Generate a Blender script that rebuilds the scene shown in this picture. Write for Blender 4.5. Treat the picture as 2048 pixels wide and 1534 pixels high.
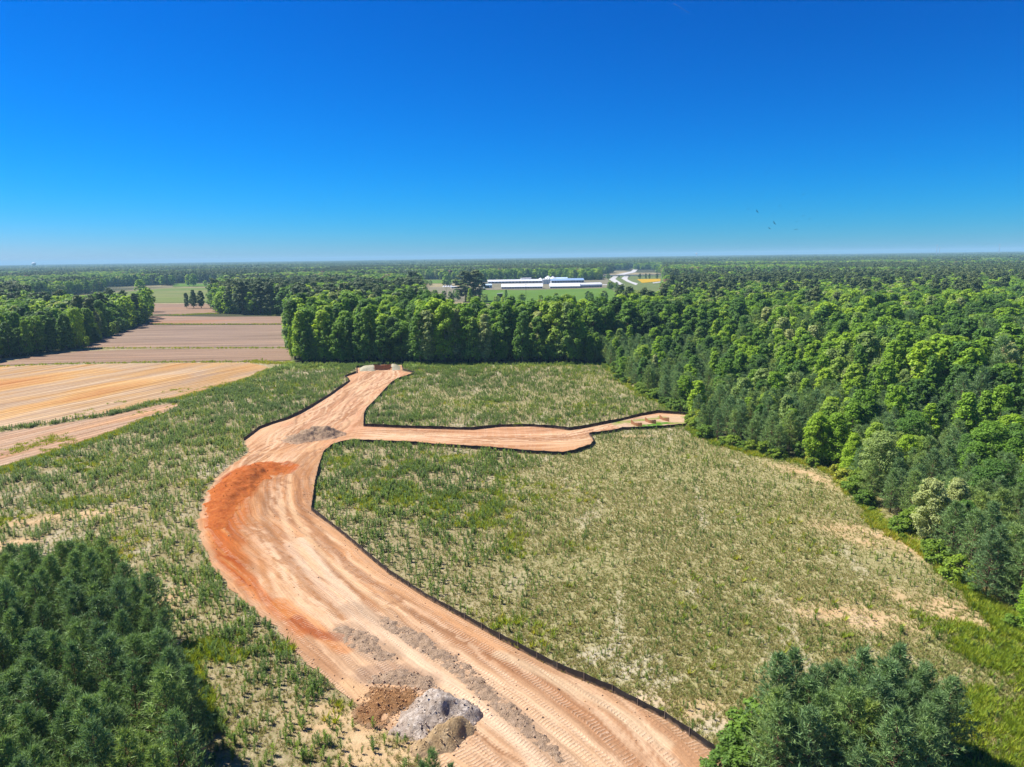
import bpy, math, random
import numpy as np
from mathutils import Matrix, Vector

for o in list(bpy.data.objects):
    bpy.data.objects.remove(o)
SC = bpy.context.scene
COL = SC.collection
rng = np.random.default_rng(7)
R = math.radians

# ------------------------------------------------------------------ camera
cam_d = bpy.data.cameras.new('camera')
cam = bpy.data.objects.new('camera', cam_d)
COL.objects.link(cam)
cr, cu, cf = (0.999909, -0.00236, -0.013265), (0.013474, 0.175179, 0.984444), (0, 0.984534, -0.175195)
CAM_H = 45.0
cam.matrix_world = Matrix(((cr[0], cu[0], -cf[0], 0), (cr[1], cu[1], -cf[1], 0), (cr[2], cu[2], -cf[2], CAM_H), (0, 0, 0, 1)))
cam_d.sensor_width = 36.0
cam_d.lens = 24.96
cam_d.clip_start = 0.5
cam_d.clip_end = 60000
SC.camera = cam

# ------------------------------------------------------------------ sky and sun
SUN_EL, SUN_AZ = R(56), math.atan2(-math.cos(R(20)), math.sin(R(20)))   # azimuth measured from +Y towards +X
W = bpy.data.worlds.new('World')
SC.world = W
W.use_nodes = True
nt = W.node_tree
nt.nodes.clear()
n_out = nt.nodes.new('ShaderNodeOutputWorld')
n_bg = nt.nodes.new('ShaderNodeBackground')
n_sky = nt.nodes.new('ShaderNodeTexSky')
n_sky.sky_type = 'NISHITA'
n_sky.sun_disc = False
n_sky.sun_elevation = SUN_EL
n_sky.sun_rotation = SUN_AZ
n_sky.altitude = 0
n_sky.air_density = 1.0
n_sky.dust_density = 0.08
n_sky.ozone_density = 4.0
# deepen the clear-day blue of the whole dome: one power curve for each channel
n_sep = nt.nodes.new('ShaderNodeSeparateColor'); n_comb = nt.nodes.new('ShaderNodeCombineColor')
nt.links.new(n_sky.outputs[0], n_sep.inputs[0])
for ch, (gain, power) in enumerate(((0.20, 4.6), (0.345, 1.45), (0.66, 1.25))):
    m0 = nt.nodes.new('ShaderNodeMath'); m0.operation = 'MULTIPLY'; m0.inputs[1].default_value = 0.12
    m1 = nt.nodes.new('ShaderNodeMath'); m1.operation = 'POWER'; m1.inputs[1].default_value = power
    m2 = nt.nodes.new('ShaderNodeMath'); m2.operation = 'MULTIPLY'; m2.inputs[1].default_value = gain / 0.12
    nt.links.new(n_sep.outputs[ch], m0.inputs[0]); nt.links.new(m0.outputs[0], m1.inputs[0]); nt.links.new(m1.outputs[0], m2.inputs[0]); nt.links.new(m2.outputs[0], n_comb.inputs[ch])
nt.links.new(n_comb.outputs[0], n_bg.inputs[0])
n_bg.inputs[1].default_value = 0.12
nt.links.new(n_bg.outputs[0], n_out.inputs[0])

sun_d = bpy.data.lights.new('sun', 'SUN')
sun_d.energy = 5.0
sun_d.angle = R(0.53)
sun_d.color = (1.0, 0.95, 0.87)
sun = bpy.data.objects.new('sun', sun_d)
COL.objects.link(sun)
sdir = Vector((math.sin(SUN_AZ) * math.cos(SUN_EL), math.cos(SUN_AZ) * math.cos(SUN_EL), math.sin(SUN_EL)))
sun.rotation_euler = sdir.to_track_quat('Z', 'Y').to_euler()
sun.location = (0, 0, 200)

SC.view_settings.view_transform = 'Standard'
SC.view_settings.look = 'None'
SC.view_settings.gamma = 1
SC.view_settings.exposure = 0.82
SC.render.engine = 'CYCLES'
cy = SC.cycles
cy.max_bounces = 6
cy.diffuse_bounces = 3
cy.glossy_bounces = 2
cy.transmission_bounces = 3
cy.volume_bounces = 0
cy.transparent_max_bounces = 4
cy.use_denoising = True
cy.caustics_reflective = False
cy.caustics_refractive = False
cy.sample_clamp_indirect = 4

# ------------------------------------------------------------------ helpers
def h01(ix, iy, s):
    n = (ix.astype(np.int64) * 374761393 + iy.astype(np.int64) * 668265263 + s * 974634777) & 0xffffffff
    n = ((n ^ (n >> 13)) * 1274126177) & 0xffffffff
    return ((n ^ (n >> 16)) & 0xffff) / 65535.0

def vnoise(x, y, s=0):
    x = np.asarray(x, float); y = np.asarray(y, float)
    ix = np.floor(x); iy = np.floor(y)
    fx = x - ix; fy = y - iy
    fx = fx * fx * (3 - 2 * fx); fy = fy * fy * (3 - 2 * fy)
    a = h01(ix, iy, s); b = h01(ix + 1, iy, s); c = h01(ix, iy + 1, s); d = h01(ix + 1, iy + 1, s)
    return (a * (1 - fx) + b * fx) * (1 - fy) + (c * (1 - fx) + d * fx) * fy

def fbm(x, y, s=0, o=4):
    v = 0; a = 0.5; t = 0
    for k in range(o):
        v = v + a * vnoise(x * 2 ** k, y * 2 ** k, s + k * 17); t += a; a *= 0.5
    return v / t

def sstep(a, b, x):
    t = np.clip((x - a) / (b - a), 0, 1)
    return t * t * (3 - 2 * t)

def inside(px, py, poly):
    px = np.asarray(px); py = np.asarray(py)
    r = np.zeros(px.shape, bool)
    n = len(poly)
    for i in range(n):
        x1, y1 = poly[i]; x2, y2 = poly[(i + 1) % n]
        if y1 == y2:
            continue
        c = ((y1 > py) != (y2 > py)) & (px < (x2 - x1) * (py - y1) / (y2 - y1) + x1)
        r ^= c
    return r

def dist_poly(px, py, pts, closed=False):
    """distance to a polyline, arc length at the nearest point, signed side"""
    px = np.asarray(px, float); py = np.asarray(py, float)
    best = np.full(px.shape, 1e18); arc = np.zeros(px.shape); side = np.zeros(px.shape)
    nx = np.zeros(px.shape); ny = np.zeros(px.shape)
    acc = 0.0
    n = len(pts)
    for i in range(n if closed else n - 1):
        ax, ay = pts[i]; bx, by = pts[(i + 1) % n]
        dx, dy = bx - ax, by - ay
        L2 = dx * dx + dy * dy; L = math.sqrt(L2)
        if L < 1e-6:
            continue
        t = np.clip(((px - ax) * dx + (py - ay) * dy) / L2, 0, 1)
        qx = ax + t * dx; qy = ay + t * dy
        d = (px - qx) ** 2 + (py - qy) ** 2
        m = d < best
        best = np.where(m, d, best)
        arc = np.where(m, acc + t * L, arc)
        side = np.where(m, np.sign(dx * (py - ay) - dy * (px - ax)), side)
        nx = np.where(m, qx, nx); ny = np.where(m, qy, ny)
        acc += L
    return np.sqrt(best), arc, side, nx, ny

def smooth_line(pts, step=2.0):
    """Catmull-Rom resample"""
    P = [np.array(p, float) for p in pts]
    P = [2 * P[0] - P[1]] + P + [2 * P[-1] - P[-2]]
    out = []
    for i in range(1, len(P) - 2):
        n = max(2, int(np.linalg.norm(P[i + 1] - P[i]) / step))
        for k in range(n):
            t = k / n
            a, b, c, d = P[i - 1], P[i], P[i + 1], P[i + 2]
            out.append(tuple(0.5 * ((2 * b) + (c - a) * t + (2 * a - 5 * b + 4 * c - d) * t * t + (3 * b - a - 3 * c + d) * t ** 3)))
    out.append(tuple(P[-2]))
    return out

def new_mesh(name, V, faces, mats=(), midx=None, smooth=False):
    """faces: list of integer arrays (n,3) or (n,4); midx: material index for each array"""
    V = np.asarray(V, np.float32).reshape(-1, 3)
    me = bpy.data.meshes.new(name)
    me.vertices.add(len(V))
    me.vertices.foreach_set('co', V.ravel())
    loops = np.concatenate([np.asarray(f, np.int32).ravel() for f in faces])
    tot = np.concatenate([np.full(len(f), np.asarray(f).shape[1], np.int32) for f in faces])
    start = np.concatenate([[0], np.cumsum(tot)[:-1]]).astype(np.int32)
    me.loops.add(len(loops))
    me.loops.foreach_set('vertex_index', loops)
    me.polygons.add(len(tot))
    me.polygons.foreach_set('loop_start', start)
    me.polygons.foreach_set('loop_total', tot)
    for m in mats:
        me.materials.append(m)
    if midx is not None:
        mi = np.concatenate([np.full(len(f), k, np.int32) for f, k in zip(faces, midx)])
        me.polygons.foreach_set('material_index', mi)
    me.polygons.foreach_set('use_smooth', np.full(len(tot), bool(smooth)))
    me.update(calc_edges=True)
    return me

def set_attr(me, name, kind, data):
    a = me.attributes.new(name, kind, 'POINT')
    key = {'FLOAT': 'value', 'FLOAT_VECTOR': 'vector', 'FLOAT_COLOR': 'color', 'INT': 'value'}[kind]
    a.data.foreach_set(key, np.asarray(data, np.int32 if kind == 'INT' else np.float32).ravel())

def obj(name, me, parent=None, loc=(0, 0, 0), rz=0.0, sc=1.0, label=None, cat=None, group=None, kind=None):
    o = bpy.data.objects.new(name, me)
    COL.objects.link(o)
    if parent is not None:
        o.parent = parent
    o.location = loc
    o.rotation_euler = (0, 0, rz)
    o.scale = (sc, sc, sc) if np.isscalar(sc) else sc
    if label: o['label'] = label
    if cat: o['category'] = cat
    if group: o['group'] = group
    if kind: o['kind'] = kind
    return o

class MB:
    """collects boxes, tubes and prisms into one mesh"""
    def __init__(s):
        s.v = []; s.t = []; s.q = []; s.n = 0
    def add(s, V, tris=(), quads=()):
        s.v.append(np.asarray(V, float).reshape(-1, 3))
        if len(tris): s.t.append(np.asarray(tris) + s.n)
        if len(quads): s.q.append(np.asarray(quads) + s.n)
        s.n += len(s.v[-1])
    def box(s, c, d, rz=0.0):
        x, y, z = [k / 2 for k in d]
        V = np.array([(-x, -y, -z), (x, -y, -z), (x, y, -z), (-x, y, -z), (-x, -y, z), (x, -y, z), (x, y, z), (-x, y, z)])
        V = V @ np.array([[math.cos(rz), math.sin(rz), 0], [-math.sin(rz), math.cos(rz), 0], [0, 0, 1]]) + np.array(c)
        s.add(V, quads=[(0, 3, 2, 1), (4, 5, 6, 7), (0, 1, 5, 4), (1, 2, 6, 5), (2, 3, 7, 6), (3, 0, 4, 7)])
    def tube(s, pts, rad, k=6, cap=True):
        pts = [np.array(p, float) for p in pts]
        rings = []
        for i, p in enumerate(pts):
            d = pts[min(i + 1, len(pts) - 1)] - pts[max(i - 1, 0)]
            d = d / (np.linalg.norm(d) + 1e-9)
            a = np.cross(d, (0.31, 0.95, 0.1)); a /= np.linalg.norm(a) + 1e-9
            b = np.cross(d, a)
            r = rad[i] if not np.isscalar(rad) else rad
            ang = np.arange(k) * 2 * math.pi / k
            rings.append(p + r * (np.cos(ang)[:, None] * a + np.sin(ang)[:, None] * b))
        q = []
        for i in range(len(pts) - 1):
            for j in range(k):
                q.append((i * k + j, i * k + (j + 1) % k, (i + 1) * k + (j + 1) % k, (i + 1) * k + j))
        V = np.concatenate(rings + [np.array([pts[0], pts[-1]])])
        t = []
        if cap:
            a0 = len(pts) * k
            for j in range(k):
                t.append((a0, (j + 1) % k, j)); t.append((a0 + 1, a0 - k + j, a0 - k + (j + 1) % k))
        s.add(V, tris=t, quads=q)
    def prism(s, prof, y0, y1):
        """profile in x,z swept along y"""
        n = len(prof)
        V = [(x, y0, z) for x, z in prof] + [(x, y1, z) for x, z in prof]
        q = [(i, (i + 1) % n, n + (i + 1) % n, n + i) for i in range(n)]
        t = [(0, i + 1, i) for i in range(1, n - 1)] + [(n, n + i, n + i + 1) for i in range(1, n - 1)]
        s.add(V, tris=t, quads=q)
    def mesh(s, name, mat, smooth=False):
        V = np.concatenate(s.v)
        f = []
        if s.t: f.append(np.concatenate(s.t))
        if s.q: f.append(np.concatenate(s.q))
        return new_mesh(name, V, f, [mat] if mat else [], None, smooth)

# ------------------------------------------------------------------ materials
def lin(r, g, b):
    f = lambda c: (c / 255 / 12.92) if c / 255 <= 0.04045 else ((c / 255 + 0.055) / 1.055) ** 2.4
    return (f(r), f(g), f(b), 1)

class NT:
    def __init__(s, name):
        s.m = bpy.data.materials.new(name); s.m.use_nodes = True
        s.t = s.m.node_tree; s.t.nodes.clear()
        s.out = s.t.nodes.new('ShaderNodeOutputMaterial')
    def n(s, typ, **kw):
        n = s.t.nodes.new('ShaderNode' + typ)
        for k, v in kw.items():
            if k.startswith('i_'):
                key = k[2:]
                n.inputs[int(key) if key.isdigit() else key.replace('_', ' ')].default_value = v
            else:
                setattr(n, k, v)
        return n
    def l(s, a, b):
        s.t.links.new(a, b)
    def val(s, x, sock):
        if isinstance(x, (int, float, tuple)): sock.default_value = x
        else: s.l(x, sock)
    def math(s, op, a, b=0.0, clamp=False):
        n = s.n('Math', operation=op, use_clamp=clamp)
        s.val(a, n.inputs[0]); s.val(b, n.inputs[1])
        return n.outputs[0]
    def mix(s, f, a, b, blend='MIX'):
        n = s.n('Mix', data_type='RGBA', blend_type=blend)
        n.clamp_factor = True
        s.val(f, n.inputs[0]); s.val(a, n.inputs[6]); s.val(b, n.inputs[7])
        return n.outputs[2]
    def ramp(s, fac, stops, interp='LINEAR'):
        n = s.n('ValToRGB')
        cr_ = n.color_ramp; cr_.interpolation = interp
        while len(cr_.elements) < len(stops): cr_.elements.new(0.5)
        for e, (p, c) in zip(cr_.elements, stops):
            e.position = p; e.color = c if len(c) == 4 else (*c, 1)
        s.val(fac, n.inputs[0])
        return n.outputs[0]
    def rng(s, v, a, b, c, d, clamp=True):
        n = s.n('MapRange'); n.clamp = clamp
        s.val(v, n.inputs[0])
        for i, x in enumerate((a, b, c, d)): n.inputs[i + 1].default_value = x
        return n.outputs[0]
    def noise(s, vec, scale, detail=3, rough=0.55, dist=0.0):
        n = s.n('TexNoise'); n.inputs['Scale'].default_value = scale; n.inputs['Detail'].default_value = detail
        n.inputs['Roughness'].default_value = rough; n.inputs['Distortion'].default_value = dist
        if vec is not None: s.l(vec, n.inputs['Vector'])
        return n.outputs[0]
    def attr(s, name, typ='GEOMETRY'):
        n = s.n('Attribute', attribute_name=name, attribute_type=typ)
        return n
    def vmul(s, v, k):
        n = s.n('VectorMath', operation='MULTIPLY'); s.l(v, n.inputs[0]); n.inputs[1].default_value = k
        return n.outputs[0]
    def bump(s, h, strength=0.5, dist=0.1):
        n = s.n('Bump'); n.inputs['Strength'].default_value = strength; n.inputs['Distance'].default_value = dist
        s.l(h, n.inputs['Height'])
        return n.outputs[0]
    def surf(s, col, rough=0.9, spec=0.1, normal=None, metal=0.0):
        b = s.n('BsdfPrincipled'); b.inputs['Roughness'].default_value = rough
        b.inputs['Specular IOR Level'].default_value = spec; b.inputs['Metallic'].default_value = metal
        s.val(col, b.inputs['Base Color'])
        if normal is not None: s.l(normal, b.inputs['Normal'])
        s.l(b.outputs[0], s.out.inputs[0])
        return s.m

def simple(name, c, rough=0.8, spec=0.2, var=0.12, scale=3.0, metal=0.0):
    t = NT(name)
    pos = t.n('TexCoord').outputs['Object']
    nz = t.noise(pos, scale, 4)
    k = t.rng(nz, 0.3, 0.7, 1 - var, 1 + var)
    col = t.n('VectorMath', operation='SCALE'); col.inputs[0].default_value = c[:3]; t.l(k, col.inputs['Scale'])
    return t.surf(col.outputs[0], rough, spec, None, metal)

FOL = 1.95
def leaf_mat(name, stops, trans=0.35, var=0.35, rough=0.55, tint=(1.25, 1.15, 0.45)):
    """stops: hue ramp picked by the tree, each leaf varied on its own"""
    t = NT(name)
    oi = t.n('ObjectInfo')
    stand = t.noise(t.vmul(oi.outputs['Location'], (0.022, 0.022, 0.0)), 1.0, 2)
    pickv = t.math('ADD', t.math('MULTIPLY', oi.outputs['Random'], 0.80), t.rng(stand, 0.36, 0.64, -0.12, 0.30), True)
    base = t.ramp(pickv, [(p, (FOL * 1.13 * c[0], FOL * 0.96 * c[1], FOL * 0.9 * c[2])) for p, c in stops])
    gi = t.n('NewGeometry').outputs['Random Per Island']
    k = t.rng(gi, 0, 1, 1 - var, 1 + var)
    sc = t.n('VectorMath', operation='SCALE'); t.l(base, sc.inputs[0]); t.l(k, sc.inputs['Scale'])
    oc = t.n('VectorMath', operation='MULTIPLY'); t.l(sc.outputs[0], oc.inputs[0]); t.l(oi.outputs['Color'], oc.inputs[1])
    b = t.n('BsdfPrincipled'); b.inputs['Roughness'].default_value = rough; b.inputs['Specular IOR Level'].default_value = 0.25
    t.l(oc.outputs[0], b.inputs['Base Color'])
    tr = t.n('BsdfTranslucent')
    tc = t.vmul(oc.outputs[0], tint); t.l(tc, tr.inputs[0])
    mx = t.n('MixShader'); mx.inputs[0].default_value = trans
    t.l(b.outputs[0], mx.inputs[1]); t.l(tr.outputs[0], mx.inputs[2])
    t.l(mx.outputs[0], t.out.inputs[0])
    return t.m

M_BROAD = leaf_mat('broadleaf foliage', [(0.0, (0.042, 0.100, 0.022)), (0.2, (0.056, 0.135, 0.024)), (0.42, (0.076, 0.170, 0.020)),
    (0.6, (0.118, 0.230, 0.018)), (0.76, (0.170, 0.285, 0.022)), (0.88, (0.115, 0.200, 0.052)), (1.0, (0.200, 0.265, 0.115))], trans=0.45)
M_PINE = leaf_mat('pine needles', [(0.0, (0.074, 0.140, 0.062)), (0.4, (0.092, 0.172, 0.070)), (0.75, (0.116, 0.200, 0.068)), (1.0, (0.150, 0.225, 0.058))],
    trans=0.3, var=0.45, tint=(1.1, 1.1, 0.6))
M_TALLPINE = leaf_mat('old pine needles', [(0.0, (0.042, 0.074, 0.026)), (0.5, (0.054, 0.092, 0.030)), (1.0, (0.075, 0.110, 0.035))], trans=0.2, var=0.4, tint=(1.1, 1.1, 0.6))
M_BROWN = leaf_mat('reddish foliage', [(0.0, (0.09, 0.075, 0.04)), (1.0, (0.12, 0.09, 0.05))], trans=0.25)
M_SHRUB = leaf_mat('shrub leaves', [(0.0, (0.042, 0.100, 0.016)), (0.5, (0.072, 0.145, 0.017)), (0.85, (0.110, 0.185, 0.017)), (1.0, (0.16, 0.205, 0.025))], trans=0.38)
M_WEED = leaf_mat('weed leaves', [(0.0, (0.040, 0.082, 0.016)), (0.5, (0.056, 0.110, 0.016)), (0.85, (0.095, 0.160, 0.017)), (1.0, (0.16, 0.20, 0.03))], trans=0.3)
M_GRASS = leaf_mat('dry grass blades', [(0.0, (0.090, 0.138, 0.034)), (0.35, (0.140, 0.168, 0.056)), (0.7, (0.195, 0.188, 0.085)), (1.0, (0.095, 0.150, 0.032))], trans=0.25, tint=(1.1, 1.0, 0.7))
M_LUSH = leaf_mat('lush grass blades', [(0.0, (0.085, 0.15, 0.013)), (0.5, (0.135, 0.20, 0.016)), (1.0, (0.22, 0.23, 0.04))], trans=0.35)
M_BARK = simple('bark', (0.16, 0.115, 0.085), 0.95, 0.1, 0.35, 2.5)
M_PBARK = simple('pine bark', (0.21, 0.125, 0.08), 0.95, 0.1, 0.35, 3.0)
M_FENCE = None

# ------------------------------------------------------------------ outlines on the ground (metres, camera foot at 0,0)
FENCE_E = [(25.6, 47.64), (19.41, 56.27), (14.63, 63.05), (10.08, 67.48), (4.6, 71.72), (-1.85, 78.13), (-6.33, 83), (-12.11, 89.18), (-18.01, 96.24), (-24.24, 105.35), (-29.13, 112.73), (-34.37, 119.88), (-36.8, 123.25), (-38.17, 129.25), (-40.95, 141.69), (-43, 152.59), (-44.56, 162.07), (-43.98, 167.86), (-41.66, 171.05), (-39.87, 171.92), (-27.82, 169.85), (-17.68, 166.98), (-10.87, 164.8), (-4.24, 162.68), (3.97, 159.67), (11.4, 158.03), (14.19, 159.59), (18.42, 164.22), (19.85, 168.31), (19.91, 173.18), (19.44, 175.75), (26.54, 179.03), (28.81, 181.07), (36.15, 181.76), (46.3, 184.54)]
FENCE_N = [(-38.28, 278.51), (-40.46, 271.48), (-43.12, 263.73), (-43.96, 257.32), (-43.96, 241.46), (-43.95, 229.05), (-44.04, 209.73), (-43.25, 202.15), (-40.72, 188.97), (-26.24, 185.85), (-16.69, 184.19), (-10.64, 183.29), (-3.39, 186.25), (4.69, 186.36), (11.27, 183.72), (14.8, 181.31), (19.26, 183.83), (28.18, 190.29), (36.31, 197.28), (42.03, 200.87), (46.02, 199.3), (49.8, 197.75)]
FENCE_W = [(-68.35, 175.39), (-68.82, 187.69), (-67.05, 193.46), (-64.54, 198.89), (-63.29, 205.39), (-62.43, 214.53), (-61.27, 234.56), (-60.81, 258.62), (-61.04, 262.94), (-64.87, 272.3), (-62.42, 281.77)]
EDGE_W = [(-68.35, 175.39), (-65.53, 169.44), (-63.26, 165.2), (-62.81, 162.97), (-63.04, 156.69), (-62.65, 149.34), (-62.37, 143.3), (-60.45, 134.24), (-58.2, 126.45), (-55.62, 119.21), (-53.3, 114.02), (-50.47, 108.61), (-47.5, 103.83), (-44.25, 98.89), (-39.08, 92.01), (-32.77, 84.99), (-27.56, 79.01), (-23.7, 73.67), (-19.96, 69.57), (-16.95, 66.62), (-14.9, 64.14), (-12.88, 62.56), (-10.48, 61.18), (-9.43, 59.74), (-8.62, 57.71), (-6.6, 53.39), (-3.75, 48.12)]
BASIN = [(-62.42, 281.77), (-65.48, 295.11), (-56.51, 301.3), (-47.16, 301.89), (-44.47, 285.33)]
_e = [EDGE_W[0]]
for _a, _b in zip(EDGE_W[:-1], EDGE_W[1:]):
    _n = max(1, int(math.dist(_a, _b) / 1.2))
    _e += [(_a[0] + (_b[0] - _a[0]) * (k + 1) / _n, _a[1] + (_b[1] - _a[1]) * (k + 1) / _n) for k in range(_n)]
EDGE_W = [(p[0] + 1.3 * float(fbm(k / 2.7, 0.3, 5) - 0.5) + 0.5 * float(rng.normal()) * 0.4, p[1] + 0.8 * float(fbm(k / 2.1, 7.3, 6) - 0.5)) for k, p in enumerate(_e)]
ROAD = FENCE_E + [FENCE_N[-1]] + FENCE_N[::-1][1:] + [BASIN[4], BASIN[3], BASIN[2], BASIN[1]] + FENCE_W[::-1] + EDGE_W[1:]
PLOW_A = [(-244.05, 279.62), (-230.83, 311.05), (-209.03, 314.98), (-162.93, 316.84), (-118.07, 314.26), (-107.33, 304.42), (-102.24, 296.96), (-100.59, 280), (-102.83, 259.73), (-107.96, 241.44), (-111.84, 231.19), (-117.45, 225.82), (-122.26, 211.12), (-132.44, 198.5), (-142.04, 191.83), (-158.15, 178.12)]
PLOW_B = [(-153.82, 173.01), (-138.69, 187.1), (-130.01, 194.69), (-119.49, 206.14), (-113.38, 220.84), (-106.71, 224.31), (-104.76, 214.31), (-105.54, 201.99), (-105.69, 188.63), (-107.86, 175.98), (-110.14, 163.57), (-112.8, 150.51), (-117.06, 129.57)]
BROWN_C = [(-252.86, 290.03), (-234.01, 321.79), (-234.55, 343.21), (-221.43, 364.2), (-188.91, 368.84), (-148.85, 366.65), (-114.48, 363.01), (-100.49, 320.4), (-119.05, 318.2), (-164.96, 320.9), (-212.14, 319.8), (-234.22, 315.75)]
BROWN_D = [(-231.95, 379.66), (-254.94, 447.28), (-280.88, 546.75), (-261.13, 513.37), (-215, 506.79), (-153.67, 499.9), (-115.56, 368.25), (-159.26, 372.94), (-191.64, 374.3)]
BROWN_E = [(-270.15, 528.45), (-300.22, 591.61), (-290.64, 597.65), (-242.32, 582.21), (-175.89, 576.3), (-156.3, 509.82), (-218.4, 514.96)]
BROWN_F = [(-317.51, 626.22), (-391.79, 777.06), (-319.62, 758), (-286.75, 688.35), (-274.7, 672.81), (-251.71, 649.69), (-256.22, 626.91), (-283.49, 609.54)]
GREEN_G = [(-588.34, 874.37), (-604.27, 991.97), (-594.44, 1269.06), (-501.41, 1219.03), (-328.12, 785.02), (-402.58, 796.48), (-416, 749.72)]
GREEN_H = [(-617.59, 1309.04), (-697.86, 1487.03), (-586.04, 1446.15), (-512.49, 1274.52)]
FARM_FIELD = [(-41.59, 1000.51), (26.39, 980.54), (54.61, 995), (139.95, 1008.66), (124.16, 831.31), (107.63, 720.08), (37.7, 687.95), (-29.46, 701.89)]
FARM_LAWN = [(-82.65, 728.65), (-29.98, 690.8), (37.11, 677.1), (104.03, 712.66), (56.2, 383.3), (-43.42, 376.42)]
FARM_YARD = [(-43.33, 1008.71), (-53.27, 1287.97), (73.87, 1539.74), (200.08, 1480.86), (144.66, 1032.29), (55.46, 1010.49), (26.81, 995.59)]
FARM_DIRT = [(-139.89, 1142.41), (-47.69, 1112.38), (-31.8, 734.06), (-89.88, 746.65)]
FARM_FAR = [(-166.89, 1305.29), (-193.84, 1518.08), (-99.1, 1477.77), (-85.68, 1275.32)]
EDGE_R = [(38.57, 298.43), (40.47, 244.77), (44.91, 217.32), (47.53, 206.03), (50.33, 196.42), (47.62, 184.47), (47.19, 173.73), (49.67, 164.89), (54.57, 158.01), (62.68, 149.54), (67.5, 140.97), (64.58, 129.38), (62.76, 119.94), (61.77, 107.42), (62.39, 101.54), (62.23, 96.25), (60.88, 86.4), (60.03, 77.12), (59.36, 68.58), (51.75, 46.74)]
CLEARINGS = [
    EDGE_R + [(-56.29, 48.51), (-123.61, 108.65), (-262.76, 240.62), (-279.92, 275.54), (-246.28, 332.47), (-238.35, 348.91), (-229.17, 377.24), (-259.54, 453.79), (-262.85, 479.6), (-283.26, 551.45), (-327.43, 645.16), (-412.64, 816.6), (-334.14, 799.59), (-286.75, 688.35), (-251.39, 614.92), (-201.84, 595.82), (-177.45, 581.53), (-152.2, 499.69), (-118.73, 380.38), (-96.23, 310.75)],
    [(-604.51, 898.64), (-623.16, 1023.25), (-623.82, 1322.33), (-722.42, 1539.67), (-603.61, 1494.98), (-302.78, 742.57), (-336.93, 665.07), (-289, 561.25), (-327.95, 567.27), (-390.21, 576.9)],
    [(-198.41, 1554.25), (-95.95, 1509.66), (-54.33, 1313.96), (18.49, 1412.17), (39.24, 1450.84), (77.9, 1418.05), (148.68, 1342.73), (187.35, 1386.4), (157.05, 1028.32), (76.67, 504.7), (56.06, 378.65), (-42.4, 371.93), (-65.34, 526.66)],
    [(212.51, 1724.59), (252.48, 1859.95), (358.73, 2202.87), (492.27, 3011.58), (553.54, 3302.57), (610.58, 3443.18), (490.28, 2721.16), (345.18, 2057.79), (377.91, 1785.32), (254.24, 1172.3), (124.09, 565.87), (75.87, 539.69), (132.88, 1036.06)],
]
PINE_L = [(-100.21, 91.7), (-85.26, 92), (-70.58, 90.85), (-61.74, 89.88), (-55.85, 90.87), (-50.37, 87.33), (-44.28, 80.36), (-39.08, 73.74), (-34.05, 66.33), (-30.02, 59.46), (-26.55, 52.08), (-23.19, 43.61), (-59.24, 44.16)]
PINE_R = [(24.03, 59.77), (28.18, 61.26), (35.21, 61.86), (38.93, 60.75), (38.67, 56.79), (33.72, 48.96), (19.59, 49.2), (21.08, 54.64)]

# ------------------------------------------------------------------ ground
def axis(lo, hi, step, far_lo, far_hi, g=1.16):
    a = list(np.arange(lo, hi + 1e-6, step))
    d = step; x = hi
    while x < far_hi:
        d *= g; x = min(x + d, far_hi); a.append(x)
    d = step; x = lo; b = []
    while x > far_lo:
        d *= g; x = max(x - d, far_lo); b.append(x)
    return np.array(b[::-1] + a)

gx = axis(-150, 120, 1.1, -15500, 15500)
gy = axis(36, 325, 1.1, -1500, 16500)
GX, GY = np.meshgrid(gx, gy)
X = GX.ravel(); Y = GY.ravel()
near = (X > -400) & (X < 300) & (Y > -20) & (Y < 420)
droad = np.full(X.shape, 999.0)
dn = dist_poly(X[near], Y[near], ROAD, True)[0]
droad[near] = dn
inroad = np.zeros(X.shape, bool); inroad[near] = inside(X[near], Y[near], ROAD)
z = (fbm(X / 14, Y / 14, 3) - 0.5) * 0.35 * sstep(1, 8, droad) * (near & ~inroad)
z = np.where(inroad & (droad > 0.6), -0.25, np.where(droad < 1.5, -0.07, z))
infield = np.zeros(X.shape, bool); infield[near] = inside(X[near], Y[near], CLEARINGS[0])
dedge = np.full(X.shape, 999.0); dedge[near] = dist_poly(X[near], Y[near], EDGE_R)[0]

def blobs(x, y, lst):
    """soft elliptical patches: (cx, cy, rx, ry, angle in degrees)"""
    v = np.zeros(np.shape(x))
    for cx, cy_, rx, ry, a in lst:
        c, s_ = math.cos(R(a)), math.sin(R(a))
        dx = x - cx; dy = y - cy_
        u = (dx * c + dy * s_) / rx; w = (-dx * s_ + dy * c) / ry
        v = np.maximum(v, np.clip(1.6 - 1.25 * np.sqrt(u * u + w * w), 0, 1))
    return v

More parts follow.
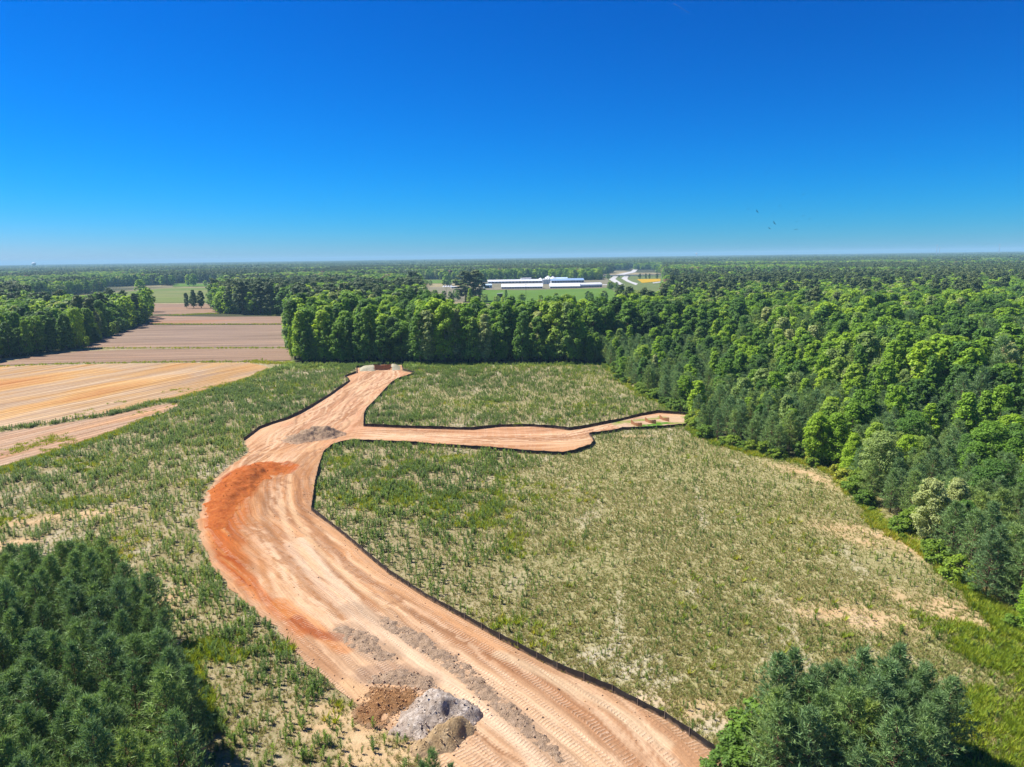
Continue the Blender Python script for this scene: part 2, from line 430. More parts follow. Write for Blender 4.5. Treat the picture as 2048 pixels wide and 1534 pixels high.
def field_zones(x, y):
    """what grows where in the weed field: dry 0..1, lush 0..1, bare 0..1, pale 0..1"""
    wx = x + 10 * (fbm(x / 17, y / 17, 11) - 0.5); wy = y + 10 * (fbm(x / 17, y / 17, 29) - 0.5)
    # the dry side lies right of a line running from the road's lower bend to the branch end
    dry = sstep(-16, 14, wx + 2 - 0.05 * (wy - 60)) * sstep(210, 165, wy)
    dry = np.maximum(dry, 0.6 * sstep(195, 205, wy) * sstep(0.42, 0.62, fbm(x / 22, y / 16, 5)) * sstep(-45, -30, wx))
    de = dist_poly(x, y, EDGE_R)[0]
    lush = 0.75 * sstep(2.2, 0.2, de + 5 * (fbm(x / 5, y / 5, 41) - 0.5))
    lush = np.maximum(lush, sstep(292, 299, y + 3 * (fbm(x / 6, y / 6, 43) - 0.5)) * (x > -100))
    lush = np.maximum(lush, sstep(0.55, 0.75, fbm(x / 13, y / 13, 47)) * 0.35 * (1 - dry * 0.95) * sstep(0.4, 0.6, fbm(x / 2.5, y / 2.5, 49)))
    strip = dist_poly(x, y, PLOW_B[7:], False)[0]
    strip = np.minimum(strip, dist_poly(x, y, PLOW_A[6:12], False)[0])
    lush = np.maximum(lush, sstep(3.0, 0.6, strip + 2 * (fbm(x / 4, y / 4, 51) - 0.5)))
    lush = np.maximum(lush, blobs(x, y, [(*(45.59, 59.34), 9, 6, 30), (*(55.57, 71.48), 4, 9, 20), (*(41.04, 58.06), 4, 7, 20)]) * (0.12 + 0.7 * sstep(0.45, 0.62, fbm(x / 3, y / 3, 59))))
    inl = inside(x, y, PINE_L)
    dl = dist_poly(x, y, PINE_L, True)[0]
    lush = np.maximum(lush, sstep(3.2, 0.4, dl) * 0.8 * (fbm(x / 3, y / 3, 53) > 0.42))
    bare = blobs(x, y, [(*(-81.58, 121.64), 13, 3.5, 20), (*(-81.98, 109.27), 6, 3, 20), (*(-47.29, 89.47), 2.5, 6, -10), (*(28.53, 192.7), 6, 2.2, 10), (*(30.97, 174.61), 6, 1.5, 0),
        (*(12.93, 64.5), 3, 4, -30), (*(18.22, 63.59), 4, 3, 0), (*(62.74, 137.17), 14, 4, -60), (*(58.11, 106.53), 12, 5, -50), (*(55.41, 83.88), 9, 4, -50), (*(42.24, 82.95), 9, 5, -20), (*(-13, 60.52), 6, 5, -30), (*(-19.02, 63.6), 5, 3, -30)])
    bare = bare * (0.35 + 0.65 * sstep(0.35, 0.6, fbm(x / 2.2, y / 2.2, 61)))
    pale = blobs(x, y, [(*(9.09, 74.62), 5, 1.6, 35), (*(13.22, 72), 5, 1.4, 35), (*(15.31, 68.68), 4, 1.1, 35), (*(11.6, 76.14), 3, 1.2, 30), (*(17.82, 62.07), 4, 2.2, 0),
        (*(-86.96, 154.64), 12, 0.8, 42), (*(-84.63, 164.93), 6, 0.8, 45), (*(-104.85, 212.87), 7, 1.5, 52), (*(-93.64, 271.13), 14, 2.5, 40), (*(-82.28, 285.97), 10, 2.5, 20)])
    streak = sstep(0.60, 0.72, fbm((x * 0.96 - y * 0.18) / 1.3, (x * 0.18 + y * 0.96) / 15, 71)) * sstep(0.45, 0.62, fbm(x / 25, y / 25, 73))
    pale = np.maximum(0.85 * pale * (0.3 + 0.7 * sstep(0.35, 0.6, fbm(x / 1.8, y / 1.8, 67))), streak * 0.6)
    lush = lush * (1 - np.clip(1.4 * blobs(x, y, [(*(-13, 60.52), 7, 7, -30), (*(-11.55, 63.45), 6, 6, 0)]), 0, 1))
    return dry, lush, bare, pale

dry = np.zeros(X.shape); lush = np.zeros(X.shape); bare = np.zeros(X.shape); pale = np.zeros(X.shape)
dry[near], lush[near], bare[near], pale[near] = field_zones(X[near], Y[near])
forest = np.where(infield & (near), 0.0, 1.0)
far_open = np.zeros(X.shape, bool)
for c in CLEARINGS[1:]:
    far_open |= inside(X, Y, c)
forest = np.where(far_open, 0.0, forest)
forest = np.where(near & (Y < 330), forest * sstep(2.5, 6, dedge + (dist_poly(X, Y, EDGE_R)[0] * 0)), forest)
forest = np.maximum(forest, np.where(near & (inside(X, Y, PINE_L) | inside(X, Y, PINE_R)), 0.8, 0))
ny_, nx_ = GX.shape
ii = np.arange(ny_ * nx_).reshape(ny_, nx_)
quads = np.stack([ii[:-1, :-1], ii[:-1, 1:], ii[1:, 1:], ii[1:, :-1]], -1).reshape(-1, 4)

t = NT('field ground')
pos = t.n('NewGeometry').outputs['Position']
A = t.attr('zones').outputs['Color']
sep = t.n('SeparateColor'); t.l(A, sep.inputs[0])
a_dry, a_lush, a_bare = sep.outputs[0], sep.outputs[1], sep.outputs[2]
B = t.attr('zones2').outputs['Color']
sep2 = t.n('SeparateColor'); t.l(B, sep2.inputs[0])
a_pale, a_forest = sep2.outputs[0], sep2.outputs[1]
n1 = t.noise(pos, 0.35, 5, 0.6); n2 = t.noise(pos, 2.2, 4, 0.65); n3 = t.noise(pos, 7.0, 3, 0.6); n4 = t.noise(pos, 0.06, 3, 0.5)
soil = t.ramp(n1, [(0.3, (0.19, 0.14, 0.10)), (0.5, (0.27, 0.205, 0.15)), (0.7, (0.36, 0.285, 0.23))])
green = t.ramp(n2, [(0.32, (0.075, 0.12, 0.03)), (0.5, (0.14, 0.17, 0.055)), (0.68, (0.24, 0.22, 0.11))])
col = t.mix(t.math('MULTIPLY', t.rng(n3, 0.42, 0.56, 0, 1), 0.55), soil, green)
dryc = t.ramp(n2, [(0.3, (0.20, 0.195, 0.092)), (0.5, (0.26, 0.238, 0.13)), (0.7, (0.34, 0.285, 0.19))])
col = t.mix(t.math('MULTIPLY', a_dry, t.rng(n4, 0.3, 0.6, 0.65, 0.95)), col, dryc)
lushc = t.ramp(n2, [(0.3, (0.085, 0.19, 0.02)), (0.55, (0.15, 0.27, 0.025)), (0.75, (0.24, 0.32, 0.06))])
col = t.mix(t.math('MULTIPLY', a_lush, 0.75), col, lushc)
barec = t.ramp(n1, [(0.3, (0.34, 0.22, 0.13)), (0.5, (0.41, 0.28, 0.18)), (0.7, (0.47, 0.345, 0.23))])
col = t.mix(t.math('MULTIPLY', a_bare, t.rng(n2, 0.3, 0.55, 0.5, 1.0)), col, barec)
palec = t.ramp(n2, [(0.3, (0.29, 0.25, 0.215)), (0.7, (0.45, 0.40, 0.355))])
col = t.mix(t.math('MULTIPLY', a_pale, 0.85), col, palec)
litter = t.ramp(n2, [(0.3, (0.035, 0.045, 0.02)), (0.6, (0.07, 0.07, 0.035)), (0.8, (0.10, 0.085, 0.05))])
col = t.mix(a_forest, col, litter)
hgt = t.math('ADD', t.math('MULTIPLY', n2, 0.6), t.math('MULTIPLY', n3, 0.4))
col = t.mix(a_forest, t.vmul(col, (1.14, 1.14, 0.96)), col)
M_GROUND = t.surf(col, 0.95, 0.05, t.bump(hgt, 0.7, 0.25))
me = new_mesh('ground', np.stack([X, Y, z], -1), [quads], [M_GROUND])
set_attr(me, 'zones', 'FLOAT_COLOR', np.stack([dry, lush, bare, np.ones_like(dry)], -1))
set_attr(me, 'zones2', 'FLOAT_COLOR', np.stack([pale, forest, forest * 0, np.ones_like(dry)], -1))
obj('ground', me, kind='structure', label='weedy cleared field and woodland floor reaching to the horizon')

# ------------------------------------------------------------------ graded dirt road
CL_MAIN = smooth_line([(11.65, 47.4), (6.52, 56.51), (0.85, 63.96), (-7.47, 73.99), (-17.58, 85.89), (-29.59, 101.78), (-40.08, 114.22), (-48.37, 126.88), (-52.76, 142.2), (-54, 159.13), (-52.74, 175.06), (-53.45, 197.59), (-53.65, 230.57), (-52.57, 259.04), (-52.04, 282.15)], 2.0)
CL_BR = smooth_line([(-56.11, 165.74), (-48.21, 172.36), (-39.92, 180.57), (-26.38, 177.21), (-10.78, 173.83), (4.3, 172.03), (15.84, 175.43), (27.42, 185.06), (37.92, 190.92), (49.4, 192.69)], 2.0)
def grid_in(poly, step):
    xs = [p[0] for p in poly]; ys = [p[1] for p in poly]
    ax = np.arange(min(xs) - step, max(xs) + 2 * step, step); ay = np.arange(min(ys) - step, max(ys) + 2 * step, step)
    gx_, gy_ = np.meshgrid(ax, ay)
    cx = gx_[:-1, :-1] + step / 2; cy_ = gy_[:-1, :-1] + step / 2
    keep = inside(cx, cy_, poly)
    idx = np.arange(gx_.size).reshape(gx_.shape)
    q = np.stack([idx[:-1, :-1], idx[:-1, 1:], idx[1:, 1:], idx[1:, :-1]], -1)[keep]
    used = np.unique(q)
    cnt = np.bincount(q.ravel(), minlength=gx_.size)
    x = gx_.ravel()[used].copy(); y = gy_.ravel()[used].copy()
    border = cnt[used] < 4
    _, _, _, qx, qy = dist_poly(x[border], y[border], poly, True)
    x[border] = qx; y[border] = qy
    re = np.full(gx_.size, -1); re[used] = np.arange(len(used))
    return x, y, re[q], border
rx, ry, rq, rborder = grid_in(ROAD, 0.32)
C_SOIL = np.array([0.71, 0.635, 0.565])
d1, u1, s1, _, _ = dist_poly(rx, ry, CL_MAIN)
d2, u2, s2, _, _ = dist_poly(rx, ry, CL_BR)
v1 = d1 * s1 + 1.6 * (fbm(rx / 11, ry / 11, 61) - 0.5); v2 = d2 * s2 + 1.2 * (fbm(rx / 9, ry / 9, 63) - 0.5)
wbr = sstep(-1.5, 1.5, d1 - d2 - 2 + 2 * (fbm(rx / 6, ry / 6, 5) - 0.5)) * sstep(-48, -38, rx)
dr = dist_poly(rx, ry, ROAD, True)[0]
def cmix(c, w, k):
    w = np.clip(w, 0, 1)[:, None]
    return c * (1 - w) + np.array(k)[None, :] * w
def band(pts, w0, w1, s=0):
    d = dist_poly(rx, ry, smooth_line(pts, 1.5))[0] + (fbm(rx / 2.5, ry / 2.5, 80 + s) - 0.5) * w0 * 0.9
    return sstep(w1, w0, d)
C = np.tile(np.array([0.55, 0.305, 0.150]), (len(rx), 1))
big = fbm(rx / 9, ry / 9, 21)
C = cmix(C, sstep(0.4, 0.62, big), (0.61, 0.375, 0.205))
C = cmix(C, sstep(150, 190, ry), (0.64, 0.385, 0.235))                                     # far parts pinkish
C = cmix(C, sstep(205, 240, ry) * 0.6 * sstep(9, 3, d1), (0.68, 0.46, 0.31))
C = cmix(C, sstep(95, 72, ry) * 0.75, (0.52, 0.38, 0.26))                                 # near part browner
# long streaks that follow the grader's path
for k, (sc_u, sc_v, am) in enumerate(((26, 2.0, 0.55), (16, 0.9, 0.25), (15, 3.6, 0.55))):
    st = fbm(u1 / sc_u, v1 / sc_v, 90 + k * 5, 3) * (1 - wbr) + fbm(u2 / sc_u, v2 / sc_v, 190 + k * 5, 3) * wbr
    C = cmix(C, am * sstep(0.52, 0.72, st), (0.70, 0.50, 0.31))
    C = cmix(C, am * sstep(0.46, 0.28, st), (0.38, 0.20, 0.10))
# wheel and track ruts: pairs of belts that wander along the road and cross one another
rut = np.zeros(len(rx)); tone = np.zeros(len(rx))
gr = np.random.default_rng(4242)
Lm = u1.max()
for k in range(72):
    on_br = k % 4 == 3
    uu, vv = (u2, v2) if on_br else (u1, v1)
    uc = gr.uniform(0, uu.max()); ul = gr.uniform(18, 60)
    vc = gr.uniform(-8, 8) * (0.6 if on_br else 1.0); am = gr.uniform(0.4, 2.4); lam = gr.uniform(25, 60); ph = gr.uniform(0, 6.28)
    cen = vc + am * np.sin(uu * 6.283 / lam + ph)
    fade = sstep(ul, ul * 0.7, np.abs(uu - uc)) * (wbr if on_br else 1 - wbr)
    gauge = gr.choice([1.7, 2.1]); hw = gr.choice([0.22, 0.3, 0.42])
    tn = gr.choice([-1.0, -0.7, 0.8, 1.0])
    for sd in (-1, 1):
        w_ = sstep(hw + 0.16, hw - 0.08, np.abs(vv - cen - sd * gauge / 2)) * fade * (0.45 + 0.55 * sstep(0.35, 0.6, fbm(rx / 2.2, ry / 2.2, 500 + k)))
        rut = np.maximum(rut, w_); tone = np.where(w_ > np.abs(tone), w_ * tn, tone)
C = cmix(C, np.clip(tone, 0, 1) * 0.70, (0.78, 0.60, 0.42))
C = cmix(C, np.clip(-tone, 0, 1) * 0.72, (0.33, 0.19, 0.105))
# red clay along the outer (left) side of the bend
red_d = dist_poly(rx, ry, smooth_line([(-52.17, 149.97), (-55.8, 149.4), (-56.73, 141.7), (-55.37, 131.37), (-52.88, 121.82), (-48.2, 110.18), (-42.91, 100.41), (-37.17, 92.1), (-31.49, 85.61), (-26.01, 80.13)], 1.5))[0] + (fbm(u1 / 8, v1 / 1.5, 81) - 0.5) * 2.6
red_w = np.interp(ry, [78, 92, 108, 125, 150], [0.8, 1.5, 3.0, 4.4, 5.0])
red = sstep(red_w + 0.9, red_w - 0.5, red_d) * sstep(0.3, 2.0, dr)
taper = 1 - 0.3 * sstep(105, 82, ry)
C = cmix(C, red * taper * (0.90 + 0.10 * sstep(0.35, 0.6, fbm(u1 / 12, v1 / 1.2, 33))), (0.50, 0.145, 0.033))
C = cmix(C, red * taper * sstep(0.5, 0.62, fbm(u1 / 16, v1 / 1.5, 37)), (0.35, 0.09, 0.022))
C = cmix(C, red * taper * 0.7 * sstep(0.6, 0.7, fbm(u1 / 9, v1 / 1.0, 39)), (0.62, 0.30, 0.11))
C = cmix(C, band([(-50.22, 147.32), (-49.95, 134.11), (-48.32, 121.64), (-43.28, 107.96), (-37.59, 98.52)], 1.0, 3.0, 2) * 0.5, (0.46, 0.21, 0.08))
C = cmix(C, band([(-31.38, 88.32), (-26.5, 82.91), (-22.23, 78.42), (-19.96, 76.39)], 0.6, 1.6, 3) * 0.6, (0.60, 0.24, 0.065))
C = cmix(C, band([(-27.96, 83.58), (-23.74, 79.6), (-20.82, 79.07)], 0.5, 1.2, 4) * 0.8, (0.33, 0.09, 0.03))
C = cmix(C, band([(-44.32, 141.83), (-39.86, 126.54), (-31.94, 110.67), (-22.55, 97.21), (-15.28, 87.86)], 0.3, 0.7, 31) * 0.75, (0.36, 0.19, 0.095))
C = cmix(C, band([(-47.49, 145.41), (-41.56, 126.61), (-33.3, 109.67), (-24.56, 96.44), (-17.05, 86.54)], 0.25, 0.7, 32) * 0.7, (0.72, 0.52, 0.32))
C = cmix(C, band([(-48.45, 134.05), (-43.82, 119.01), (-36.95, 105.77), (-28.78, 93.38), (-21.72, 84.05)], 0.4, 1.0, 33) * 0.7, (0.37, 0.20, 0.10))
C = cmix(C, band([(-51.03, 137.24), (-51.47, 141.47), (-49.28, 142.73), (-45.6, 139.25)], 0.25, 0.7, 34) * 0.7, (0.36, 0.19, 0.09))
C = cmix(C, band([(-52.04, 153.01), (-48.09, 154.78), (-44.94, 150.77), (-43.05, 141.78)], 0.3, 0.8, 35) * 0.6, (0.40, 0.21, 0.10))
C = cmix(C, band([(-62.17, 162.51), (-57.8, 163.6), (-50.56, 163.24), (-46.95, 167.55)], 0.4, 1.2, 36) * 0.5, (0.70, 0.48, 0.28))
# pale compacted wheel path and grey spoil
C = cmix(C, band([(-34.95, 109.72), (-27.69, 97.37), (-22.29, 89.47), (-18.07, 83.31), (-13.67, 77.32), (-10.15, 72.55), (-7.06, 69.01), (-3.68, 64.85), (0.29, 59.55), (2.85, 54.98)], 0.5, 1.2, 5) * 0.9, (0.74, 0.59, 0.43))
C = cmix(C, band([(-36.38, 107.73), (-27.36, 93.34), (-21.22, 84.68), (-16.25, 78.5)], 0.4, 0.95, 6) * 0.7, (0.68, 0.53, 0.39))
C = cmix(C, band([(-44.53, 129.5), (-38.36, 114.16), (-28.21, 96.55)], 0.35, 0.8, 7) * 0.8, (0.69, 0.50, 0.32))
C = cmix(C, band([(-20.95, 80.7), (-17.83, 77.42), (-14.75, 74.99)], 1.2, 2.6, 8) * 0.6, (0.40, 0.30, 0.215))
C = cmix(C, band([(-21.66, 86.67), (-16.37, 82.64), (-10.67, 77.02), (-5.58, 71), (-1.15, 65.21), (2.41, 59.85), (4.7, 56.17)], 0.6, 2.0, 9) * 0.55, (0.40, 0.30, 0.215))
C = cmix(C, band([(-15.76, 71.24), (-12.73, 71.17), (-9.81, 69.71)], 1.2, 2.4, 10) * 0.7, (0.35, 0.25, 0.185))
C = cmix(C, band([(-18.33, 69.26), (-16.35, 67.46), (-14.92, 65.5)], 0.6, 1.6, 11) * 0.85, (0.66, 0.47, 0.28))
C = cmix(C, band([(-34.04, 118.65), (-26.27, 107.39), (-17.87, 95.42), (-11.95, 87.77), (-6.22, 81.15), (-1.81, 75.94)], 0.6, 1.7, 12) * 0.75, (0.62, 0.375, 0.205))
C = cmix(C, band([(-1.8, 74.88), (4.45, 69.38), (9.67, 64.57), (13.82, 59.28)], 0.5, 1.0, 13) * 0.6, (0.68, 0.56, 0.39))
C = cmix(C, sstep(1.2, 0.1, dr) * 0.35, (0.42, 0.30, 0.21))
C = cmix(C, band([(-52.97, 163.36), (-48.87, 174.86), (-42.09, 178.58)], 2.0, 6.0, 14) * 0.4, (0.58, 0.33, 0.17))
# straw and grass in the branch end, straw on the far basin
bend = inside(rx, ry, [(26.38, 189.2), (39, 196.47), (49.34, 195.84), (46.57, 184.53), (28.97, 182.16)])
C = cmix(C, bend * 0.75, (0.62, 0.50, 0.36))
C = cmix(C, bend * sstep(0.52, 0.6, fbm(rx / 3.2, ry / 2.0, 121)) * 0.85, (0.20, 0.32, 0.035))
C = cmix(C, band([(34.7, 184.64), (38.46, 186.73), (41.5, 188.31)], 0.8, 1.6, 15) * bend * 0.95, (0.09, 0.27, 0.02))
C = cmix(C, band([(27.08, 187.39), (32.46, 191.24), (42.93, 194.96)], 0.5, 1.5, 16) * bend * 0.6, (0.22, 0.33, 0.04))
rz_ = 0.05 + 0.10 * (fbm(u1 / 10, v1 / 0.8, 301) - 0.5) * (1 - wbr) + 0.06 * (fbm(rx / 2, ry / 2, 303) - 0.5)
rz_ = rz_ - 0.09 * rut
rz_ = rz_ - 0.12 * bend * sstep(0.3, 2, dr) 
rz_ = np.where(rborder, -0.01, 0.02 + rz_ * sstep(0.0, 1.0, dr) + 0.10 * sstep(0.2, 1.6, dr))
t = NT('graded dirt')
pos = t.n('NewGeometry').outputs['Position']
colA = t.attr('soil').outputs['Color']
uva = t.attr('track').outputs['Vector']; uvb = t.attr('track_b').outputs['Vector']; wb = t.attr('branch').outputs['Fac']
def streak(sc, rough=0.6, det=4):
    a = t.noise(t.vmul(uva, sc), 1.0, det, rough); b = t.noise(t.vmul(uvb, sc), 1.0, det, rough)
    m = t.n('Mix'); t.l(wb, m.inputs[0]); t.l(a, m.inputs[2]); t.l(b, m.inputs[3])
    return m.outputs[0]
s_a = streak((0.045, 1.7, 0)); s_b = streak((0.10, 5.0, 0))
f1 = t.noise(pos, 3.0, 5, 0.7); f2 = t.noise(pos, 0.8, 4, 0.6)
k = t.math('ADD', t.rng(s_a, 0.3, 0.7, 0.86, 1.14), t.rng(s_b, 0.3, 0.7, -0.14, 0.14))
k = t.math('ADD', k, t.rng(f1, 0.3, 0.7, -0.12, 0.12))
sc_ = t.n('VectorMath', operation='SCALE'); t.l(colA, sc_.inputs[0]); t.l(k, sc_.inputs['Scale'])
# bulldozer tread: cross bars pressed into belts that run along the road
sx = t.n('SeparateXYZ'); t.l(uva, sx.inputs[0])
wv = t.math('SINE', t.math('ADD', t.math('MULTIPLY', sx.outputs[0], 2 * math.pi / 0.42), t.math('MULTIPLY', s_a, 9.0)))
belt = t.math('MULTIPLY', t.rng(t.noise(t.vmul(uva, (0.02, 0.95, 0)), 1.0, 1), 0.46, 0.52, 0, 1), t.rng(f2, 0.35, 0.5, 0.3, 1))
tread = t.math('MULTIPLY', wv, belt)
lite = t.mix(t.rng(t.math('MULTIPLY', tread, belt), 0.2, 0.9, 0, 0.28), sc_.outputs[0], (0.70, 0.55, 0.41, 1))
hgt = t.math('ADD', t.math('MULTIPLY', tread, 0.30), t.math('ADD', t.math('MULTIPLY', s_b, 0.8), t.math('MULTIPLY', f1, 0.9)))
M_ROAD = t.surf(lite, 0.95, 0.05, t.bump(hgt, 0.8, 0.12))
me = new_mesh('dirt_road', np.stack([rx, ry, rz_], -1), [rq], [M_ROAD], smooth=True)
set_attr(me, 'soil', 'FLOAT_COLOR', np.concatenate([C * C_SOIL, np.ones((len(rx), 1))], 1))
set_attr(me, 'track', 'FLOAT_VECTOR', np.stack([u1, v1, 0 * u1], -1))
set_attr(me, 'track_b', 'FLOAT_VECTOR', np.stack([u2, v2, 0 * u2], -1))
set_attr(me, 'branch', 'FLOAT', wbr)
obj('dirt_road', me, kind='structure', label='graded red and tan dirt road with a cul-de-sac branch')

# ------------------------------------------------------------------ ploughed and green fields
def sheet(name, poly, zz, mat, label):
    from mathutils.geometry import tessellate_polygon
    tris = tessellate_polygon([[Vector((p[0], p[1], 0)) for p in poly]])
    V = [(p[0], p[1], zz) for p in poly]
    T = []
    for a, b, c in tris:
        pa, pb, pc = V[a], V[b], V[c]
        cr_ = (pb[0] - pa[0]) * (pc[1] - pa[1]) - (pb[1] - pa[1]) * (pc[0] - pa[0])
        T.append((a, b, c) if cr_ > 0 else (a, c, b))
    return obj(name, new_mesh(name, V, [np.array(T)], [mat]), kind='structure', label=label)

def plough_mat(name, ang, width, cols, patch, patch_scale=(0.02, 0.05), contrast=0.2, seed=0.0):
    t = NT(name)
    pos = t.n('NewGeometry').outputs['Position']
    mp = t.n('Mapping'); mp.inputs['Rotation'].default_value = (0, 0, -R(ang)); mp.inputs['Location'].default_value = (seed, seed, 0); t.l(pos, mp.inputs[0])
    p = mp.outputs[0]
    wob = t.noise(t.vmul(p, (0.02, 0.02, 0)), 1.0, 2)
    sx = t.n('SeparateXYZ'); t.l(p, sx.inputs[0])
    yy = t.math('ADD', sx.outputs[1], t.math('MULTIPLY', wob, width * 2.0))
    row = t.math('SINE', t.math('MULTIPLY', yy, 2 * math.pi / width))
    lines = t.noise(t.vmul(p, (0.012, 0.8 / width, 0)), 1.0, 4, 0.65)
    big = t.noise(t.vmul(p, (patch_scale[0], patch_scale[1], 0)), 1.0, 4, 0.55)
    fine = t.noise(pos, 0.9, 4, 0.65)
    base = t.ramp(big, cols)
    pt = t.ramp(lines, [(0.35, patch[0]), (0.65, patch[1])])
    c = t.mix(0.38, base, pt)
    k = t.math('ADD', t.rng(row, -1, 1, 1 - contrast, 1 + contrast), t.rng(fine, 0.3, 0.7, -0.12, 0.12))
    k = t.math('ADD', k, t.rng(lines, 0.3, 0.7, -0.2, 0.2))
    s_ = t.n('VectorMath', operation='SCALE'); t.l(c, s_.inputs[0]); t.l(k, s_.inputs['Scale'])
    s_ = t.vmul(s_.outputs[0], (0.66, 0.645, 0.62))
    return t.surf(s_, 0.95, 0.05, t.bump(row, 0.3, 0.2))

OR1, OR2, TN, PK = (0.52, 0.27, 0.085), (0.56, 0.36, 0.15), (0.50, 0.39, 0.29), (0.44, 0.33, 0.26)
mA = plough_mat('ploughed orange', 69, 2.6, [(0.34, (0.56, 0.215, 0.045)), (0.44, (0.62, 0.34, 0.10)), (0.51, (0.48, 0.36, 0.26)), (0.57, (0.56, 0.34, 0.14)), (0.66, (0.58, 0.25, 0.05))], [(0.42, 0.24, 0.12), (0.68, 0.50, 0.29)], (0.009, 0.022), 0.12)
mB = plough_mat('ploughed pink', 67, 2.4, [(0.35, (0.58, 0.29, 0.13)), (0.5, (0.50, 0.36, 0.26)), (0.65, (0.58, 0.29, 0.12))], [(0.40, 0.25, 0.16), (0.64, 0.46, 0.31)], (0.012, 0.05), 0.12, 40.0)
mC = plough_mat('harrowed brown', 2, 3.5, [(0.35, (0.31, 0.20, 0.125)), (0.5, (0.37, 0.25, 0.165)), (0.68, (0.42, 0.235, 0.125))], [(0.27, 0.185, 0.14), (0.42, 0.31, 0.24)], (0.006, 0.03), 0.06, 11.0)
mD = plough_mat('harrowed grey brown', 2, 5.0, [(0.35, (0.29, 0.205, 0.15)), (0.5, (0.35, 0.25, 0.18)), (0.68, (0.39, 0.255, 0.165))], [(0.26, 0.19, 0.15), (0.40, 0.31, 0.25)], (0.005, 0.02), 0.05, 70.0)
mE = plough_mat('harrowed red brown', 2, 5.0, [(0.35, (0.32, 0.23, 0.18)), (0.5, (0.38, 0.25, 0.175)), (0.66, (0.48, 0.24, 0.125))], [(0.30, 0.21, 0.16), (0.42, 0.31, 0.24)], (0.008, 0.02), 0.05, 130.0)
mG = plough_mat('green pasture', 4, 9.0, [(0.35, (0.14, 0.225, 0.045)), (0.5, (0.21, 0.26, 0.075)), (0.65, (0.29, 0.285, 0.12))], [(0.13, 0.22, 0.045), (0.24, 0.27, 0.09)], (0.004, 0.012), 0.04, 20.0)
mH = plough_mat('bright green crop', 0, 8.0, [(0.3, (0.115, 0.235, 0.030)), (0.7, (0.145, 0.28, 0.035))], [(0.12, 0.23, 0.03), (0.18, 0.27, 0.05)], (0.004, 0.02), 0.04, 33.0)
mL = plough_mat('rough lawn', 0, 8.0, [(0.3, (0.13, 0.20, 0.055)), (0.7, (0.20, 0.24, 0.09))], [(0.12, 0.19, 0.05), (0.24, 0.25, 0.11)], (0.01, 0.02), 0.03, 53.0)
mY = plough_mat('gravel yard', 0, 9.0, [(0.3, (0.20, 0.20, 0.11)), (0.7, (0.33, 0.29, 0.22))], [(0.19, 0.20, 0.10), (0.36, 0.32, 0.25)], (0.02, 0.03), 0.03, 63.0)
mYel = plough_mat('yellow flowers', 0, 6.0, [(0.3, (0.55, 0.36, 0.02)), (0.7, (0.70, 0.45, 0.02))], [(0.50, 0.36, 0.02), (0.70, 0.44, 0.02)], (0.03, 0.05), 0.05, 73.0)
sheet('plowed_field', PLOW_A, 0.18, mA, 'orange and tan ploughed field with curving furrows at the left')
sheet('plowed_field', PLOW_B, 0.18, mB, 'narrow pinkish ploughed field between green swale and weed field')
sheet('harrowed_field', BROWN_C, 0.20, mC, 'narrow reddish brown harrowed strip behind the orange field')
sheet('harrowed_field', BROWN_D, 0.20, mD, 'wide grey brown harrowed field with tree shadows')
sheet('harrowed_field', BROWN_E, 0.22, mE, 'reddish strip of harrowed field below the pasture')
sheet('harrowed_field', BROWN_F, 0.25, mC, 'farthest small brown field beside three dark pines')
sheet('pasture', GREEN_G, 0.3, mG, 'olive green pasture behind the left woods')
sheet('crop_field', GREEN_H, 0.4, mH, 'bright green far field with a pair of trees')
sheet('crop_field', FARM_FIELD, 0.35, mH, 'bright green crop field before the white farm sheds')
sheet('lawn', FARM_LAWN, 0.22, mL, 'rough lawn around the small dark shed')
sheet('farm_yard', FARM_YARD, 0.35, mY, 'gravel yard among the white farm sheds')
sheet('dirt_yard', FARM_DIRT, 0.30, mY, 'bare tan dirt lot with white tents')
sheet('crop_field', FARM_FAR, 0.4, mH, 'far bright green field behind the white tents')

# ------------------------------------------------------------------ plant shapes
def rand_dirs(n, g):
    v = g.normal(size=(n, 3)); return v / np.linalg.norm(v, axis=1, keepdims=True)

def leaf_quads(P, N, size, g, elong=1.5):
    """diamond leaf sprays centred on P facing N"""
    n = len(P)
    a = np.cross(N, rand_dirs(n, g)); a /= np.linalg.norm(a, axis=1, keepdims=True) + 1e-9
    b = np.cross(N, a)
    s = size * g.uniform(0.6, 1.35, (n, 1))
    V = np.stack([P + a * s * elong * 0.5, P + b * s * 0.42 - N * s * 0.08, P - a * s * elong * 0.5, P - b * s * 0.42 - N * s * 0.08], 1).reshape(-1, 3)
    F = np.arange(n * 4).reshape(n, 4)
    return V, F

def trunk_limbs(mb, H, r0, base, g, spread, n=7, lean=0.3, k=7):
    pts = [np.array([lean * g.normal() * t_ * 0.6, lean * g.normal() * t_ * 0.6, H * t_]) for t_ in (0, 0.25, 0.5, 0.72, 0.9)]
    pts[0][:2] = 0
    mb.tube(pts, [r0, r0 * 0.8, r0 * 0.6, r0 * 0.38, r0 * 0.12], k)
    for i in range(n):
        t_ = base + (0.85 - base) * (i + g.uniform(0, 0.8)) / n
        z_ = H * t_
        a = g.uniform(0, 6.28)
        L = spread * (1.05 - t_ * 0.6) * g.uniform(0.7, 1.1)
        c = np.array([np.interp(z_, [p[2] for p in pts], [p[0] for p in pts]), np.interp(z_, [p[2] for p in pts], [p[1] for p in pts]), z_])
        e = c + np.array([math.cos(a) * L, math.sin(a) * L, L * g.uniform(0.35, 0.8)])
        m = (c + e) / 2 + np.array([0, 0, -0.1 * L])
        mb.tube([c, m, e], [r0 * 0.28, r0 * 0.17, r0 * 0.05], 4, False)

